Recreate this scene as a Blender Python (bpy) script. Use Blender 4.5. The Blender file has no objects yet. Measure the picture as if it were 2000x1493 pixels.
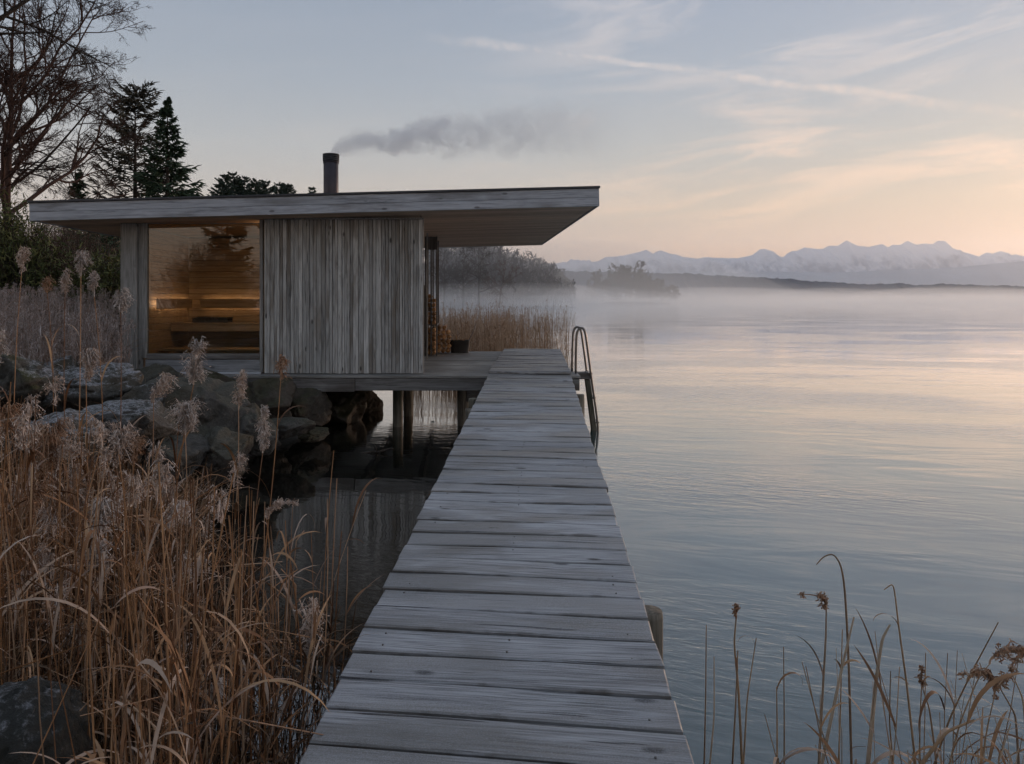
import bpy, bmesh, math, random
import numpy as np
from mathutils import Vector, Matrix

# ------------------------------------------------------------------ camera, sky, sun, exposure
SC = bpy.context.scene
COL = SC.collection
EYE = 2.1            # camera height above the lake (lake surface is z = 0)
F = 1400.0           # focal length in photo pixels (photo is 2000 x 1493)
PX, PY = 900.0, 588.0   # principal point of the photo (horizon row, depth vanishing point)

cam_d = bpy.data.cameras.new('camera')
cam = bpy.data.objects.new('camera', cam_d)
COL.objects.link(cam)
cam.location = (0, 0, EYE)
cam.rotation_euler = (math.radians(90), 0, 0)
cam_d.sensor_width = 36.0
cam_d.lens = F / 2000 * 36
cam_d.shift_x = (1000 - PX) / 2000
cam_d.shift_y = -(746.5 - PY) / 2000
cam_d.clip_start = 0.05
cam_d.clip_end = 90000
SC.camera = cam

SUN_AZ = math.radians(52)     # clockwise from the view direction (+Y)
SUN_EL = math.radians(3.5)
SUN_DIR = Vector((math.sin(SUN_AZ) * math.cos(SUN_EL), math.cos(SUN_AZ) * math.cos(SUN_EL), math.sin(SUN_EL)))


def srgb(r, g, b):
    def f(c):
        c /= 255.0
        return c / 12.92 if c <= 0.04045 else ((c + 0.055) / 1.055) ** 2.4
    return (f(r), f(g), f(b), 1.0)


class NT:
    """tiny node graph helper"""
    def __init__(self, tree):
        self.t = tree
        tree.nodes.clear()

    def n(self, kind, ins=None, **props):
        nd = self.t.nodes.new(kind)
        for k, v in props.items():
            setattr(nd, k, v)
        for k, v in (ins or {}).items():
            self.set(nd.inputs[k], v)
        return nd

    def set(self, sock, v):
        if hasattr(v, 'is_output'):
            self.t.links.new(v, sock)
        elif hasattr(v, 'outputs'):
            self.t.links.new(v.outputs[0], sock)
        else:
            sock.default_value = v

    def math(self, op, a, b=None, c=None, clamp=False):
        nd = self.t.nodes.new('ShaderNodeMath')
        nd.operation = op
        nd.use_clamp = clamp
        for i, v in enumerate((a, b, c)):
            if v is not None:
                self.set(nd.inputs[i], v)
        return nd.outputs[0]

    def vmath(self, op, a, b=None):
        nd = self.t.nodes.new('ShaderNodeVectorMath')
        nd.operation = op
        self.set(nd.inputs[0], a)
        if b is not None:
            self.set(nd.inputs[1], b)
        return nd

    def ramp(self, fac, stops, interp='LINEAR'):
        nd = self.t.nodes.new('ShaderNodeValToRGB')
        cr = nd.color_ramp
        cr.interpolation = interp
        while len(cr.elements) > len(stops):
            cr.elements.remove(cr.elements[-1])
        while len(cr.elements) < len(stops):
            cr.elements.new(0.5)
        for e, (p, c) in zip(cr.elements, stops):
            e.position = p
            e.color = c if len(c) == 4 else (*c, 1)
        self.set(nd.inputs[0], fac)
        return nd.outputs[0]

    def mix(self, fac, a, b, blend='MIX'):
        nd = self.t.nodes.new('ShaderNodeMix')
        nd.data_type = 'RGBA'
        nd.blend_type = blend
        self.set(nd.inputs[0], fac)
        self.set(nd.inputs[6], a)
        self.set(nd.inputs[7], b)
        return nd.outputs[2]

    def maprange(self, v, a, b, c=0.0, d=1.0, smooth=False):
        nd = self.t.nodes.new('ShaderNodeMapRange')
        nd.interpolation_type = 'SMOOTHSTEP' if smooth else 'LINEAR'
        for i, x in enumerate((v, a, b, c, d)):
            self.set(nd.inputs[i], x)
        return nd.outputs[0]

    def noise(self, vec, scale, detail=4, rough=0.55, dist=0.0):
        nd = self.n('ShaderNodeTexNoise', {'Vector': vec, 'Scale': scale, 'Detail': detail, 'Roughness': rough, 'Distortion': dist})
        return nd.outputs[0]


def build_world():
    w = bpy.data.worlds.new('World')
    SC.world = w
    w.use_nodes = True
    w.cycles.sampling_method = 'MANUAL'
    w.cycles.sample_map_resolution = 256
    g = NT(w.node_tree)
    out = g.n('ShaderNodeOutputWorld')
    d = g.n('ShaderNodeTexCoord').outputs['Generated']
    sep = g.n('ShaderNodeSeparateXYZ', {0: d})
    z = g.math('MAXIMUM', sep.outputs[2], 0.0)
    # elevation 0..90 deg as a fraction; the low sky gets most of the ramp
    e = g.math('DIVIDE', g.math('ARCSINE', z), math.pi / 2)
    e = g.math('POWER', e, 0.5)

    def p(deg):
        return math.sqrt(deg / 90.0)
    away = g.ramp(e, [(0, srgb(222, 190, 174)), (p(3.5), srgb(220, 194, 176)), (p(8), srgb(206, 195, 183)),
                      (p(12), srgb(186, 187, 187)), (p(17), srgb(166, 174, 184)), (p(24), srgb(149, 161, 178)),
                      (p(45), srgb(152, 164, 182)), (p(90), srgb(152, 164, 182))])
    near = g.ramp(e, [(0, srgb(240, 192, 160)), (p(3.5), srgb(238, 196, 164)), (p(7), srgb(218, 196, 172)),
                      (p(11), srgb(190, 188, 183)), (p(17), srgb(168, 177, 189)), (p(24), srgb(154, 166, 186)),
                      (p(45), srgb(153, 165, 184)), (p(90), srgb(152, 164, 182))])
    flat = g.n('ShaderNodeCombineXYZ', {0: sep.outputs[0], 1: sep.outputs[1], 2: 0.0})
    flatn = g.vmath('NORMALIZE', flat)
    dt = g.vmath('DOT_PRODUCT', flatn, (math.sin(SUN_AZ), math.cos(SUN_AZ), 0)).outputs['Value']
    glow = g.maprange(dt, 0.50, 1.0, 0.0, 1.0, True)
    col = g.mix(glow, away, near)
    nish = g.n('ShaderNodeTexSky', sky_type='NISHITA', sun_disc=False, sun_elevation=SUN_EL, sun_rotation=SUN_AZ,
               altitude=600.0, air_density=1.0, dust_density=1.0, ozone_density=1.0)
    nsc = g.vmath('SCALE', nish)
    nsc.inputs['Scale'].default_value = 0.10
    col = g.mix(0.12, col, nsc)
    # cirrus streaks, drawn out level and slanting a little, thickest toward the sun
    az = g.math('ARCTAN2', sep.outputs[0], sep.outputs[1])
    el = g.math('ARCSINE', z)
    cu = g.math('MULTIPLY', az, 3.0)
    cv = g.math('ADD', g.math('MULTIPLY', el, 19.0), g.math('MULTIPLY', az, -1.6))
    cvec = g.n('ShaderNodeCombineXYZ', {0: cu, 1: cv, 2: 0.0})
    warp = g.n('ShaderNodeTexNoise', {'Vector': cvec, 'Scale': 0.8, 'Detail': 2.0})
    wsc = g.vmath('SCALE', warp.outputs['Color'])
    wsc.inputs['Scale'].default_value = 1.3
    wv = g.vmath('ADD', cvec, wsc)
    c1 = g.noise(wv, 1.25, 7, 0.60, 0.3)
    big = g.noise(cvec, 0.42, 3, 0.5)
    cir = g.maprange(c1, 0.43, 0.68, 0.0, 1.0, True)
    side = g.maprange(dt, 0.60, 0.95, 0.06, 1.0, True)
    cir = g.math('MULTIPLY', g.math('MULTIPLY', cir, side), g.maprange(big, 0.36, 0.58, 0.25, 1.0, True))
    # a long old contrail: a band about a plane through the viewer's sky
    a = Vector(((880 - PX) / F, 1, (PY - 78) / F)).normalized()
    b = Vector(((1850 - PX) / F, 1, (PY - 203) / F)).normalized()
    nrm = a.cross(b).normalized()
    along = (b - a).normalized()
    wob = g.math('MULTIPLY', g.math('SUBTRACT', g.noise(d, 9.0, 4, 0.6), 0.5), 0.016)
    off = g.math('ABSOLUTE', g.math('ADD', g.vmath('DOT_PRODUCT', d, tuple(nrm)).outputs['Value'], wob))
    s = g.vmath('DOT_PRODUCT', d, tuple(along)).outputs['Value']
    s0, s1 = a.dot(along), b.dot(along)
    st = g.maprange(s, s0 - 0.03, s1 + 0.03, 0.0, 1.0)
    ends = g.math('MULTIPLY', g.maprange(s, s0 - 0.06, s0 + 0.10, 0, 1, True), g.maprange(s, s1 - 0.02, s1 + 0.16, 1, 0, True))
    wid = g.math('ADD', 0.002, g.math('MULTIPLY', g.noise(d, 6.0, 2), 0.015))
    core = g.maprange(g.math('DIVIDE', off, wid), 0.05, 1.0, 1.0, 0.0, True)
    puff = g.maprange(g.noise(d, 38.0, 8, 0.68, 0.8), 0.36, 0.64, 0.28, 1.0, True)
    gap = g.maprange(g.noise(d, 11.0, 3, 0.5), 0.32, 0.58, 0.50, 1.0, True)
    trail = g.math('MULTIPLY', g.math('MULTIPLY', g.math('MULTIPLY', core, puff), gap), ends)
    cloud = g.math('MAXIMUM', g.math('MULTIPLY', cir, 0.80), g.math('MULTIPLY', trail, 0.52))
    ccol = g.ramp(e, [(0, srgb(255, 200, 160)), (p(7), srgb(255, 218, 184)), (p(12), srgb(248, 218, 196)), (p(17), srgb(238, 220, 208)), (p(28), srgb(218, 214, 216)), (1, srgb(165, 174, 192))])
    col = g.mix(cloud, col, ccol)
    bg = g.n('ShaderNodeBackground', {'Color': col, 'Strength': 1.15})
    g.t.links.new(bg.outputs[0], out.inputs['Surface'])


build_world()
sun_d = bpy.data.lights.new('sun', 'SUN')
sun_d.energy = 1.8
sun_d.angle = math.radians(4)
sun_d.color = (1.0, 0.70, 0.50)
sun = bpy.data.objects.new('sun', sun_d)
COL.objects.link(sun)
sun.rotation_euler = (-SUN_DIR).to_track_quat('-Z', 'Y').to_euler()
sun.location = (30, 30, 30)

SC.view_settings.view_transform = 'Standard'
SC.view_settings.look = 'None'
SC.view_settings.exposure = 0.0
SC.view_settings.gamma = 1.0
SC.view_settings.use_curve_mapping = False
SC.render.engine = 'CYCLES'
CY = SC.cycles
CY.use_denoising = True
CY.use_adaptive_sampling = True
CY.adaptive_threshold = 0.025
CY.adaptive_min_samples = 16
try:
    CY.denoiser = 'OPENIMAGEDENOISE'
except Exception:
    pass
CY.max_bounces = 8
CY.diffuse_bounces = 2
CY.glossy_bounces = 3
CY.transmission_bounces = 4
CY.transparent_max_bounces = 12
CY.volume_bounces = 5
CY.volume_max_steps = 256
CY.volume_step_rate = 0.35
CY.sample_clamp_indirect = 6.0
CY.caustics_reflective = True
CY.blur_glossy = 0.3
CY.caustics_refractive = False

# ------------------------------------------------------------------ helpers
rng = np.random.default_rng(7)
random.seed(7)


def P(px, py, Y):
    """real-world point at depth Y (metres) seen at photo pixel px, py"""
    return Vector(((px - PX) * Y / F, Y, EYE + (PY - py) * Y / F))


WL = {}     # world locations of unrotated parents


def link(o, parent=None, loc=(0, 0, 0), rot=None):
    COL.objects.link(o)
    loc = Vector(loc)
    WL[o.name] = loc
    if parent is not None:
        o.parent = parent
        o.location = loc - WL[parent.name]
    else:
        o.location = loc
    if rot is not None:
        o.rotation_euler = rot
    return o


def tag(o, label=None, cat=None, group=None, kind=None):
    if label: o['label'] = label
    if cat: o['category'] = cat
    if group: o['group'] = group
    if kind: o['kind'] = kind
    return o


def thing(name, loc, label, cat, group=None):
    o = bpy.data.objects.new(name, None)
    o.empty_display_size = 0.2
    link(o, None, loc)
    return tag(o, label, cat, group)


def part_empty(name, loc, parent):
    o = bpy.data.objects.new(name, None)
    return link(o, parent, loc)


class MB:
    """collects numpy geometry, builds one mesh object"""
    def __init__(self):
        self.v, self.q, self.t, self.r, self.n = [], [], [], [], 0

    def add(self, v, quads=None, tris=None, rnd=None):
        v = np.asarray(v, dtype=np.float64).reshape(-1, 3)
        if quads is not None and len(quads):
            self.q.append(np.asarray(quads, dtype=np.int64) + self.n)
        if tris is not None and len(tris):
            self.t.append(np.asarray(tris, dtype=np.int64) + self.n)
        self.v.append(v)
        if rnd is None:
            rnd = np.zeros(len(v))
        elif np.isscalar(rnd):
            rnd = np.full(len(v), rnd)
        self.r.append(np.asarray(rnd, dtype=np.float64))
        self.n += len(v)

    def tubes(self, Pt, R, sides=4, rnd=None, cap=False):
        Pt = np.asarray(Pt, dtype=np.float64)
        if Pt.ndim == 2:
            Pt = Pt[None]
        B, K, _ = Pt.shape
        R = np.broadcast_to(np.asarray(R, dtype=np.float64), (B, K))
        T = np.gradient(Pt, axis=1)
        T /= np.linalg.norm(T, axis=2, keepdims=True) + 1e-9
        main = T.mean(axis=1)
        ref = np.where(np.abs(main[:, 2:3]) < 0.8, np.array([[0, 0, 1.0]]), np.array([[1.0, 0, 0]]))[:, None, :]
        N1 = np.cross(T, np.broadcast_to(ref, T.shape))
        N1 /= np.linalg.norm(N1, axis=2, keepdims=True) + 1e-9
        N2 = np.cross(T, N1)
        a = np.arange(sides) / sides * 2 * np.pi
        ring = Pt[:, :, None, :] + R[:, :, None, None] * (np.cos(a)[None, None, :, None] * N1[:, :, None, :] + np.sin(a)[None, None, :, None] * N2[:, :, None, :])
        idx = np.arange(B * K * sides).reshape(B, K, sides)
        i0, i1 = idx[:, :-1], idx[:, 1:]
        q = np.stack([i0, np.roll(i0, -1, axis=2), np.roll(i1, -1, axis=2), i1], axis=-1).reshape(-1, 4)
        tr = None
        vv = ring.reshape(-1, 3)
        if cap:
            ends = np.concatenate([Pt[:, 0], Pt[:, -1]])
            base = len(vv)
            vv = np.concatenate([vv, ends])
            tr = []
            for b in range(B):
                for s in range(sides):
                    s2 = (s + 1) % sides
                    tr.append((base + b, idx[b, 0, s2], idx[b, 0, s]))
                    tr.append((base + B + b, idx[b, -1, s], idx[b, -1, s2]))
        r = None
        if rnd is not None:
            r = np.repeat(np.broadcast_to(rnd, (B,)), K * sides)
            if cap:
                r = np.concatenate([r, np.broadcast_to(rnd, (B,)), np.broadcast_to(rnd, (B,))])
        self.add(vv, q, tr, r)

    def ribbons(self, Pt, side, W, rnd=None):
        Pt = np.asarray(Pt, dtype=np.float64)
        B, K, _ = Pt.shape
        W = np.broadcast_to(np.asarray(W, dtype=np.float64), (B, K))
        side = np.asarray(side, dtype=np.float64)
        if side.ndim == 2:
            side = side[:, None, :]
        s = side * (W * 0.5)[:, :, None]
        vv = np.stack([Pt - s, Pt + s], axis=2).reshape(-1, 3)
        idx = np.arange(B * K * 2).reshape(B, K, 2)
        q = np.stack([idx[:, :-1, 0], idx[:, :-1, 1], idx[:, 1:, 1], idx[:, 1:, 0]], axis=-1).reshape(-1, 4)
        self.add(vv, q, None, None if rnd is None else np.repeat(np.broadcast_to(rnd, (B,)), K * 2))

    def mesh(self, name, smooth=False):
        me = bpy.data.meshes.new(name)
        v = np.concatenate(self.v) if self.v else np.zeros((0, 3))
        q = np.concatenate(self.q) if self.q else np.zeros((0, 4), dtype=np.int64)
        t = np.concatenate(self.t) if self.t else np.zeros((0, 3), dtype=np.int64)
        me.vertices.add(len(v))
        me.vertices.foreach_set('co', v.astype(np.float32).ravel())
        me.loops.add(len(q) * 4 + len(t) * 3)
        me.loops.foreach_set('vertex_index', np.concatenate([q.ravel(), t.ravel()]).astype(np.int32))
        me.polygons.add(len(q) + len(t))
        ls = np.concatenate([np.arange(len(q)) * 4, len(q) * 4 + np.arange(len(t)) * 3]).astype(np.int32)
        me.polygons.foreach_set('loop_start', ls)
        if smooth:
            me.polygons.foreach_set('use_smooth', np.ones(len(q) + len(t), dtype=bool))
        at = me.attributes.new('rnd', 'FLOAT', 'POINT')
        at.data.foreach_set('value', np.concatenate(self.r).astype(np.float32))
        me.update(calc_edges=True)
        return me

    def build(self, name, mat, parent=None, loc=(0, 0, 0), rot=None, smooth=False):
        """geometry is given relative to loc"""
        me = self.mesh(name, smooth)
        me.materials.append(mat)
        return link(bpy.data.objects.new(name, me), parent, loc, rot)


_boxcache = {}


def box_mesh(sx, sy, sz, bev, mat):
    key = (round(sx, 4), round(sy, 4), round(sz, 4), round(bev, 4), mat.name)
    if key in _boxcache:
        return _boxcache[key]
    bm = bmesh.new()
    bmesh.ops.create_cube(bm, size=1.0)
    for v in bm.verts:
        v.co = Vector((v.co.x * sx, v.co.y * sy, v.co.z * sz))
    if bev > 0:
        bmesh.ops.bevel(bm, geom=bm.edges[:], offset=min(bev, 0.3 * min(sx, sy, sz)), segments=1, affect='EDGES')
    me = bpy.data.meshes.new('box')
    bm.to_mesh(me)
    bm.free()
    me.materials.append(mat)
    _boxcache[key] = me
    return me


def box(name, x0, x1, y0, y1, z0, z1, mat, parent=None, bev=0.004, rot=None):
    me = box_mesh(abs(x1 - x0), abs(y1 - y0), abs(z1 - z0), bev, mat)
    return link(bpy.data.objects.new(name, me), parent, ((x0 + x1) / 2, (y0 + y1) / 2, (z0 + z1) / 2), rot)


def cyl(name, x, y, z0, z1, r, mat, parent=None, sides=14, taper=1.0, tilt=(0, 0)):
    mb = MB()
    h = z1 - z0
    pts = np.array([[tilt[0] * t, tilt[1] * t, -h / 2 + h * t] for t in (0, 0.02, 0.98, 1.0)])
    mb.tubes(pts, np.array([[r * 0.96, r, r * taper, r * taper * 0.95]]), sides, cap=True)
    return mb.build(name, mat, parent, (x, y, (z0 + z1) / 2), smooth=False)


# value noise for shaping meshes
_G = np.random.default_rng(3).random((64, 64, 64))


def vnoise(p):
    p = np.asarray(p)
    i = np.floor(p).astype(int)
    f = p - i
    f = f * f * (3 - 2 * f)
    out = 0
    for dx in (0, 1):
        for dy in (0, 1):
            for dz in (0, 1):
                w = (f[..., 0] if dx else 1 - f[..., 0]) * (f[..., 1] if dy else 1 - f[..., 1]) * (f[..., 2] if dz else 1 - f[..., 2])
                out = out + w * _G[(i[..., 0] + dx) % 64, (i[..., 1] + dy) % 64, (i[..., 2] + dz) % 64]
    return out


def fbm(p, oct=4, lac=2.1, gain=0.5):
    p = np.asarray(p, dtype=np.float64)
    a, s, tot = 1.0, 0.0, 0.0
    for k in range(oct):
        s = s + a * vnoise(p + 17.3 * k)
        tot += a
        p = p * lac
        a *= gain
    return s / tot


# ------------------------------------------------------------------ materials
def new_mat(name):
    m = bpy.data.materials.new(name)
    m.use_nodes = True
    g = NT(m.node_tree)
    out = g.n('ShaderNodeOutputMaterial')
    b = g.n('ShaderNodeBsdfPrincipled')
    g.t.links.new(b.outputs[0], out.inputs[0])
    g.out = out
    return m, g, b


def wood(name, dark, mid, light, axis=0, rough=(0.55, 0.8), grain=1.0, knots=0.0, bump=0.25, stain=None, wet=0.0, frost=0.0, var=0.22, spec=0.35, edge=0.0, crack=0.0, damp=0.0, fine=0.48, pos=(0.35, 0.47, 0.60)):
    m, g, b = new_mat(name)
    tc = g.n('ShaderNodeTexCoord').outputs['Object']
    rnd = g.n('ShaderNodeObjectInfo').outputs['Random']
    offs = g.vmath('SCALE', (37.0, 91.0, 53.0))
    g.set(offs.inputs['Scale'], rnd)
    co = g.vmath('ADD', tc, offs)
    sc = [22.0 * grain] * 3
    sc[axis] = 0.9 * grain
    mp = g.vmath('MULTIPLY', co, tuple(sc))
    warp = g.n('ShaderNodeTexNoise', {'Vector': co, 'Scale': 2.2, 'Detail': 2.0})
    wsc = g.vmath('SCALE', warp.outputs['Color'])
    wsc.inputs['Scale'].default_value = 1.6
    mp2 = g.vmath('ADD', mp, wsc)
    n1 = g.noise(mp2, 1.0, 6, 0.62, 0.3)
    sc2 = [130.0 * grain] * 3
    sc2[axis] = 3.0 * grain
    n2 = g.noise(g.vmath('MULTIPLY', co, tuple(sc2)), 1.0, 3, 0.6)
    sc3 = [3.0] * 3
    sc3[axis] = 0.8
    n3 = g.noise(g.vmath('MULTIPLY', co, tuple(sc3)), 1.0, 4, 0.55)
    f = g.math('ADD', g.math('MULTIPLY', n1, 1.0 - fine), g.math('MULTIPLY', n2, fine))
    col = g.ramp(f, [(pos[0], dark), (pos[1], mid), (pos[2], light)])
    vv = g.math('ADD', 1.0 - var, g.math('MULTIPLY', rnd, 2 * var))
    hv = g.n('ShaderNodeHueSaturation', {'Color': col, 'Value': vv, 'Saturation': 1.0})
    col = hv.outputs[0]
    if stain is not None:
        col = g.mix(g.maprange(n3, 0.50, 0.68, 0, 0.8, True), col, stain)
    if damp > 0:      # damp brown patches that run on across neighbouring planks
        pd = g.n('ShaderNodeNewGeometry').outputs['Position']
        dn = g.noise(g.vmath('MULTIPLY', pd, (0.8, 2.6, 1.0)), 1.0, 5, 0.6, 0.4)
        df = g.maprange(g.math('ADD', g.math('MULTIPLY', dn, 0.7), g.math('MULTIPLY', n3, 0.3)), 0.44, 0.58, 0, damp, True)
        col = g.mix(df, col, (mid[0] * 0.36, mid[1] * 0.325, mid[2] * 0.275, 1))
    if crack > 0:
        sc4 = [46.0] * 3
        sc4[axis] = 1.3
        cn = g.noise(g.vmath('MULTIPLY', co, tuple(sc4)), 1.0, 2, 0.5, 0.2)
        cf = g.maprange(cn, 0.665, 0.70, 0, crack, True)
        col = g.mix(cf, col, (dark[0] * 0.22, dark[1] * 0.2, dark[2] * 0.2, 1))
        f = g.math('SUBTRACT', f, g.math('MULTIPLY', cf, 0.4))
    if edge > 0:      # dirt and rot creeping in from the plank's long edges
        ey = g.math('ABSOLUTE', g.n('ShaderNodeSeparateXYZ', {0: tc}).outputs[1])
        en = g.noise(g.vmath('MULTIPLY', co, (3.5, 9.0, 9.0)), 1.0, 4, 0.6)
        ef = g.maprange(g.math('ADD', ey, g.math('MULTIPLY', g.math('SUBTRACT', en, 0.58), 0.14)), edge * 0.84, edge * 1.10, 0, 0.7, True)
        col = g.mix(ef, col, (dark[0] * 0.55, dark[1] * 0.48, dark[2] * 0.40, 1))
    if knots > 0:
        ks = [5.5] * 3
        ks[axis] = 2.2
        vo = g.n('ShaderNodeTexVoronoi', {'Vector': g.vmath('MULTIPLY', co, tuple(ks)), 'Scale': 1.0, 'Randomness': 1.0})
        kf = g.maprange(vo.outputs['Distance'], 0.05, 0.13, 1.0, 0.0, True)
        col = g.mix(g.math('MULTIPLY', kf, knots), col, (dark[0] * 0.35, dark[1] * 0.32, dark[2] * 0.3, 1))
    if frost > 0:
        geo = g.n('ShaderNodeNewGeometry')
        up = g.n('ShaderNodeSeparateXYZ', {0: geo.outputs['Normal']}).outputs[2]
        fn = g.noise(co, 190.0, 3, 0.7)
        ff = g.math('MULTIPLY', g.maprange(g.math('ADD', g.math('MULTIPLY', fn, 0.6), g.math('MULTIPLY', n3, 0.6)), 0.52, 0.78, 0, frost, True), g.maprange(up, 0.3, 0.9, 0, 1))
        col = g.mix(ff, col, (0.55, 0.58, 0.64, 1))
    g.set(b.inputs['Base Color'], col)
    r = g.maprange(n1, 0.3, 0.7, rough[0], rough[1])
    if wet > 0:
        pw = g.noise(g.n('ShaderNodeNewGeometry').outputs['Position'], 0.9, 4, 0.55)
        wf = g.math('MULTIPLY', g.maprange(pw, 0.47, 0.62, 0, 1, True), wet)
        r = g.math('SUBTRACT', r, g.math('MULTIPLY', wf, 0.42))
    g.set(b.inputs['Roughness'], r)
    b.inputs['Specular IOR Level'].default_value = spec
    if damp > 0:
        g.set(b.inputs['Roughness'], g.math('SUBTRACT', r, g.math('MULTIPLY', df, 0.45)))
        g.set(b.inputs['Specular IOR Level'], g.math('ADD', spec, g.math('MULTIPLY', df, 0.55)))
    bp = g.n('ShaderNodeBump', {'Strength': bump, 'Distance': 0.004, 'Height': f})
    g.set(b.inputs['Normal'], bp)
    return m


def simple(name, col, rough=0.6, metal=0.0, noise=0.0, nscale=20.0, spec=0.4, bump=0.0):
    m, g, b = new_mat(name)
    b.inputs['Roughness'].default_value = rough
    b.inputs['Metallic'].default_value = metal
    b.inputs['Specular IOR Level'].default_value = spec
    if noise > 0:
        tc = g.n('ShaderNodeTexCoord').outputs['Object']
        n = g.noise(tc, nscale, 5, 0.6)
        hv = g.n('ShaderNodeHueSaturation', {'Color': (*col, 1), 'Value': g.maprange(n, 0.3, 0.7, 1 - noise, 1 + noise)})
        g.set(b.inputs['Base Color'], hv)
        if bump:
            g.set(b.inputs['Normal'], g.n('ShaderNodeBump', {'Strength': bump, 'Distance': 0.01, 'Height': n}))
    else:
        b.inputs['Base Color'].default_value = (*col, 1)
    return m


def plant(name, stops, rough=0.75, trans=0.0):
    """colour taken from the per-blade random attribute"""
    m, g, b = new_mat(name)
    at = g.n('ShaderNodeAttribute', attribute_name='rnd').outputs['Fac']
    ob = g.n('ShaderNodeObjectInfo').outputs['Random']
    f = g.math('FRACT', g.math('ADD', at, g.math('MULTIPLY', ob, 0.999)))
    col = g.ramp(f, stops)
    pos = g.n('ShaderNodeNewGeometry').outputs['Position']
    n = g.noise(pos, 9.0, 3, 0.6)
    hv = g.n('ShaderNodeHueSaturation', {'Color': col, 'Value': g.maprange(n, 0.3, 0.7, 0.72, 1.28)})
    g.set(b.inputs['Base Color'], hv)
    b.inputs['Roughness'].default_value = rough
    b.inputs['Specular IOR Level'].default_value = 0.25
    return m


def c(r, g, b): return (r, g, b, 1.0)


M = {}
M['plank'] = wood('weathered_plank', c(.155, .152, .154), c(.345, .342, .35), c(.50, .50, .512), 0, (0.58, 0.85), 1.0, 0.95, 1.0, c(.29, .265, .24), 0, 0.30, 0.20, 0.12, edge=0.094, crack=0.9, damp=0.78, fine=0.66, pos=(0.36, 0.5, 0.64))
M['deck'] = wood('deck_plank', c(.10, .095, .088), c(.22, .212, .20), c(.33, .32, .305), 0, (0.5, 0.75), 1.0, 0.5, 0.4, c(.10, .088, .072), 0.4, 0.15, 0.14, 0.4)
M['fascia'] = wood('fascia_board', c(.18, .186, .20), c(.35, .36, .39), c(.47, .482, .52), 0, (0.6, 0.85), 0.8, 0.7, 0.3, c(.17, .165, .165), 0, 0, 0.10, crack=0.8)
M['batten'] = wood('facade_board', c(.12, .113, .108), c(.32, .312, .30), c(.50, .49, .475), 2, (0.6, 0.85), 1.0, 0.9, 0.5, c(.17, .142, .115), 0, 0, 0.36, crack=0.8)
M['post'] = wood('post_timber', c(.09, .086, .08), c(.20, .195, .185), c(.32, .31, .30), 2, (0.6, 0.85), 0.8, 0.7, 0.3, None, 0, 0, 0.12)
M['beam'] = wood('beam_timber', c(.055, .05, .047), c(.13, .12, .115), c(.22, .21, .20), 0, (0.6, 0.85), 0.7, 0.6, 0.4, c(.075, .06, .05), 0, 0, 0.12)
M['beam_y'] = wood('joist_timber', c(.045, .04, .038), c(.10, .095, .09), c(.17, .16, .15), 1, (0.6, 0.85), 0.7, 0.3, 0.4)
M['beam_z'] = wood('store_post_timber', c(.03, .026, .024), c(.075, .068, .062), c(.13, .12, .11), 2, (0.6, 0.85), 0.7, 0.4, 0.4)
M['trim'] = wood('trim_board', c(.09, .09, .095), c(.20, .202, .21), c(.31, .315, .33), 0, (0.6, 0.85), 0.8, 0.6, 0.4)
M['soffit'] = wood('soffit_board', c(.28, .175, .115), c(.48, .33, .23), c(.60, .43, .31), 0, (0.5, 0.7), 0.7, 0.3, 0.15, None, 0, 0, 0.22)
M['pile'] = wood('pile_timber', c(.05, .042, .034), c(.13, .11, .085), c(.24, .205, .16), 2, (0.6, 0.9), 0.6, 0.4, 0.8, c(.05, .055, .035))
M['sauna'] = wood('sauna_board', c(.30, .185, .095), c(.44, .295, .17), c(.55, .395, .25), 0, (0.45, 0.6), 0.6, 0.3, 0.1, None, 0, 0, 0.10)
M['sauna_y'] = wood('sauna_board_side', c(.30, .185, .095), c(.44, .295, .17), c(.55, .395, .25), 1, (0.45, 0.6), 0.6, 0.3, 0.1, None, 0, 0, 0.10)
M['log_end'] = wood('split_log', c(.16, .075, .03), c(.34, .17, .07), c(.50, .29, .14), 0, (0.7, 0.9), 0.5, 0.2, 0.6, c(.10, .06, .035), 0, 0, 0.45)
M['log_end_y'] = wood('split_log_end', c(.16, .075, .03), c(.34, .17, .07), c(.50, .29, .14), 1, (0.7, 0.9), 0.5, 0.2, 0.6, c(.10, .06, .035), 0, 0, 0.45)
M['dark'] = simple('dark_membrane', (.035, .035, .038), 0.5, 0.0, 0.15, 8)
M['cap'] = simple('roof_edge_metal', (.05, .052, .06), 0.35, 0.7, 0.2, 3)
M['steel'] = simple('flue_steel', (.055, .05, .06), 0.32, 0.85, 0.15, 6)
M['rail'] = simple('ladder_steel', (.16, .15, .145), 0.32, 0.9, 0.15, 14)
M['tub'] = simple('tub_metal', (.045, .04, .037), 0.55, 0.4, 0.3, 7)
M['void'] = simple('dark_cladding', (.028, .026, .025), 0.8)
M['screw'] = simple('screw_head', (.16, .15, .145), 0.5, 0.5)
M['bark'] = simple('bark', (.055, .042, .034), 0.9, 0, 0.35, 6, 0.2)
M['bark_red'] = simple('bark_reddish', (.075, .043, .033), 0.9, 0, 0.35, 6, 0.2)
M['bark_far'] = simple('bark_far', (.06, .05, .045), 0.9, 0, 0.3, 1, 0.2)
M['spruce'] = plant('spruce_needles', [(0, c(0.023, 0.042, 0.023)), (.5, c(0.038, 0.065, 0.034)), (1, c(0.061, 0.087, 0.046))])
M['pine'] = plant('pine_needles', [(0, c(0.026, 0.042, 0.032)), (.5, c(0.038, 0.058, 0.042)), (1, c(0.054, 0.077, 0.051))])
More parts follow.
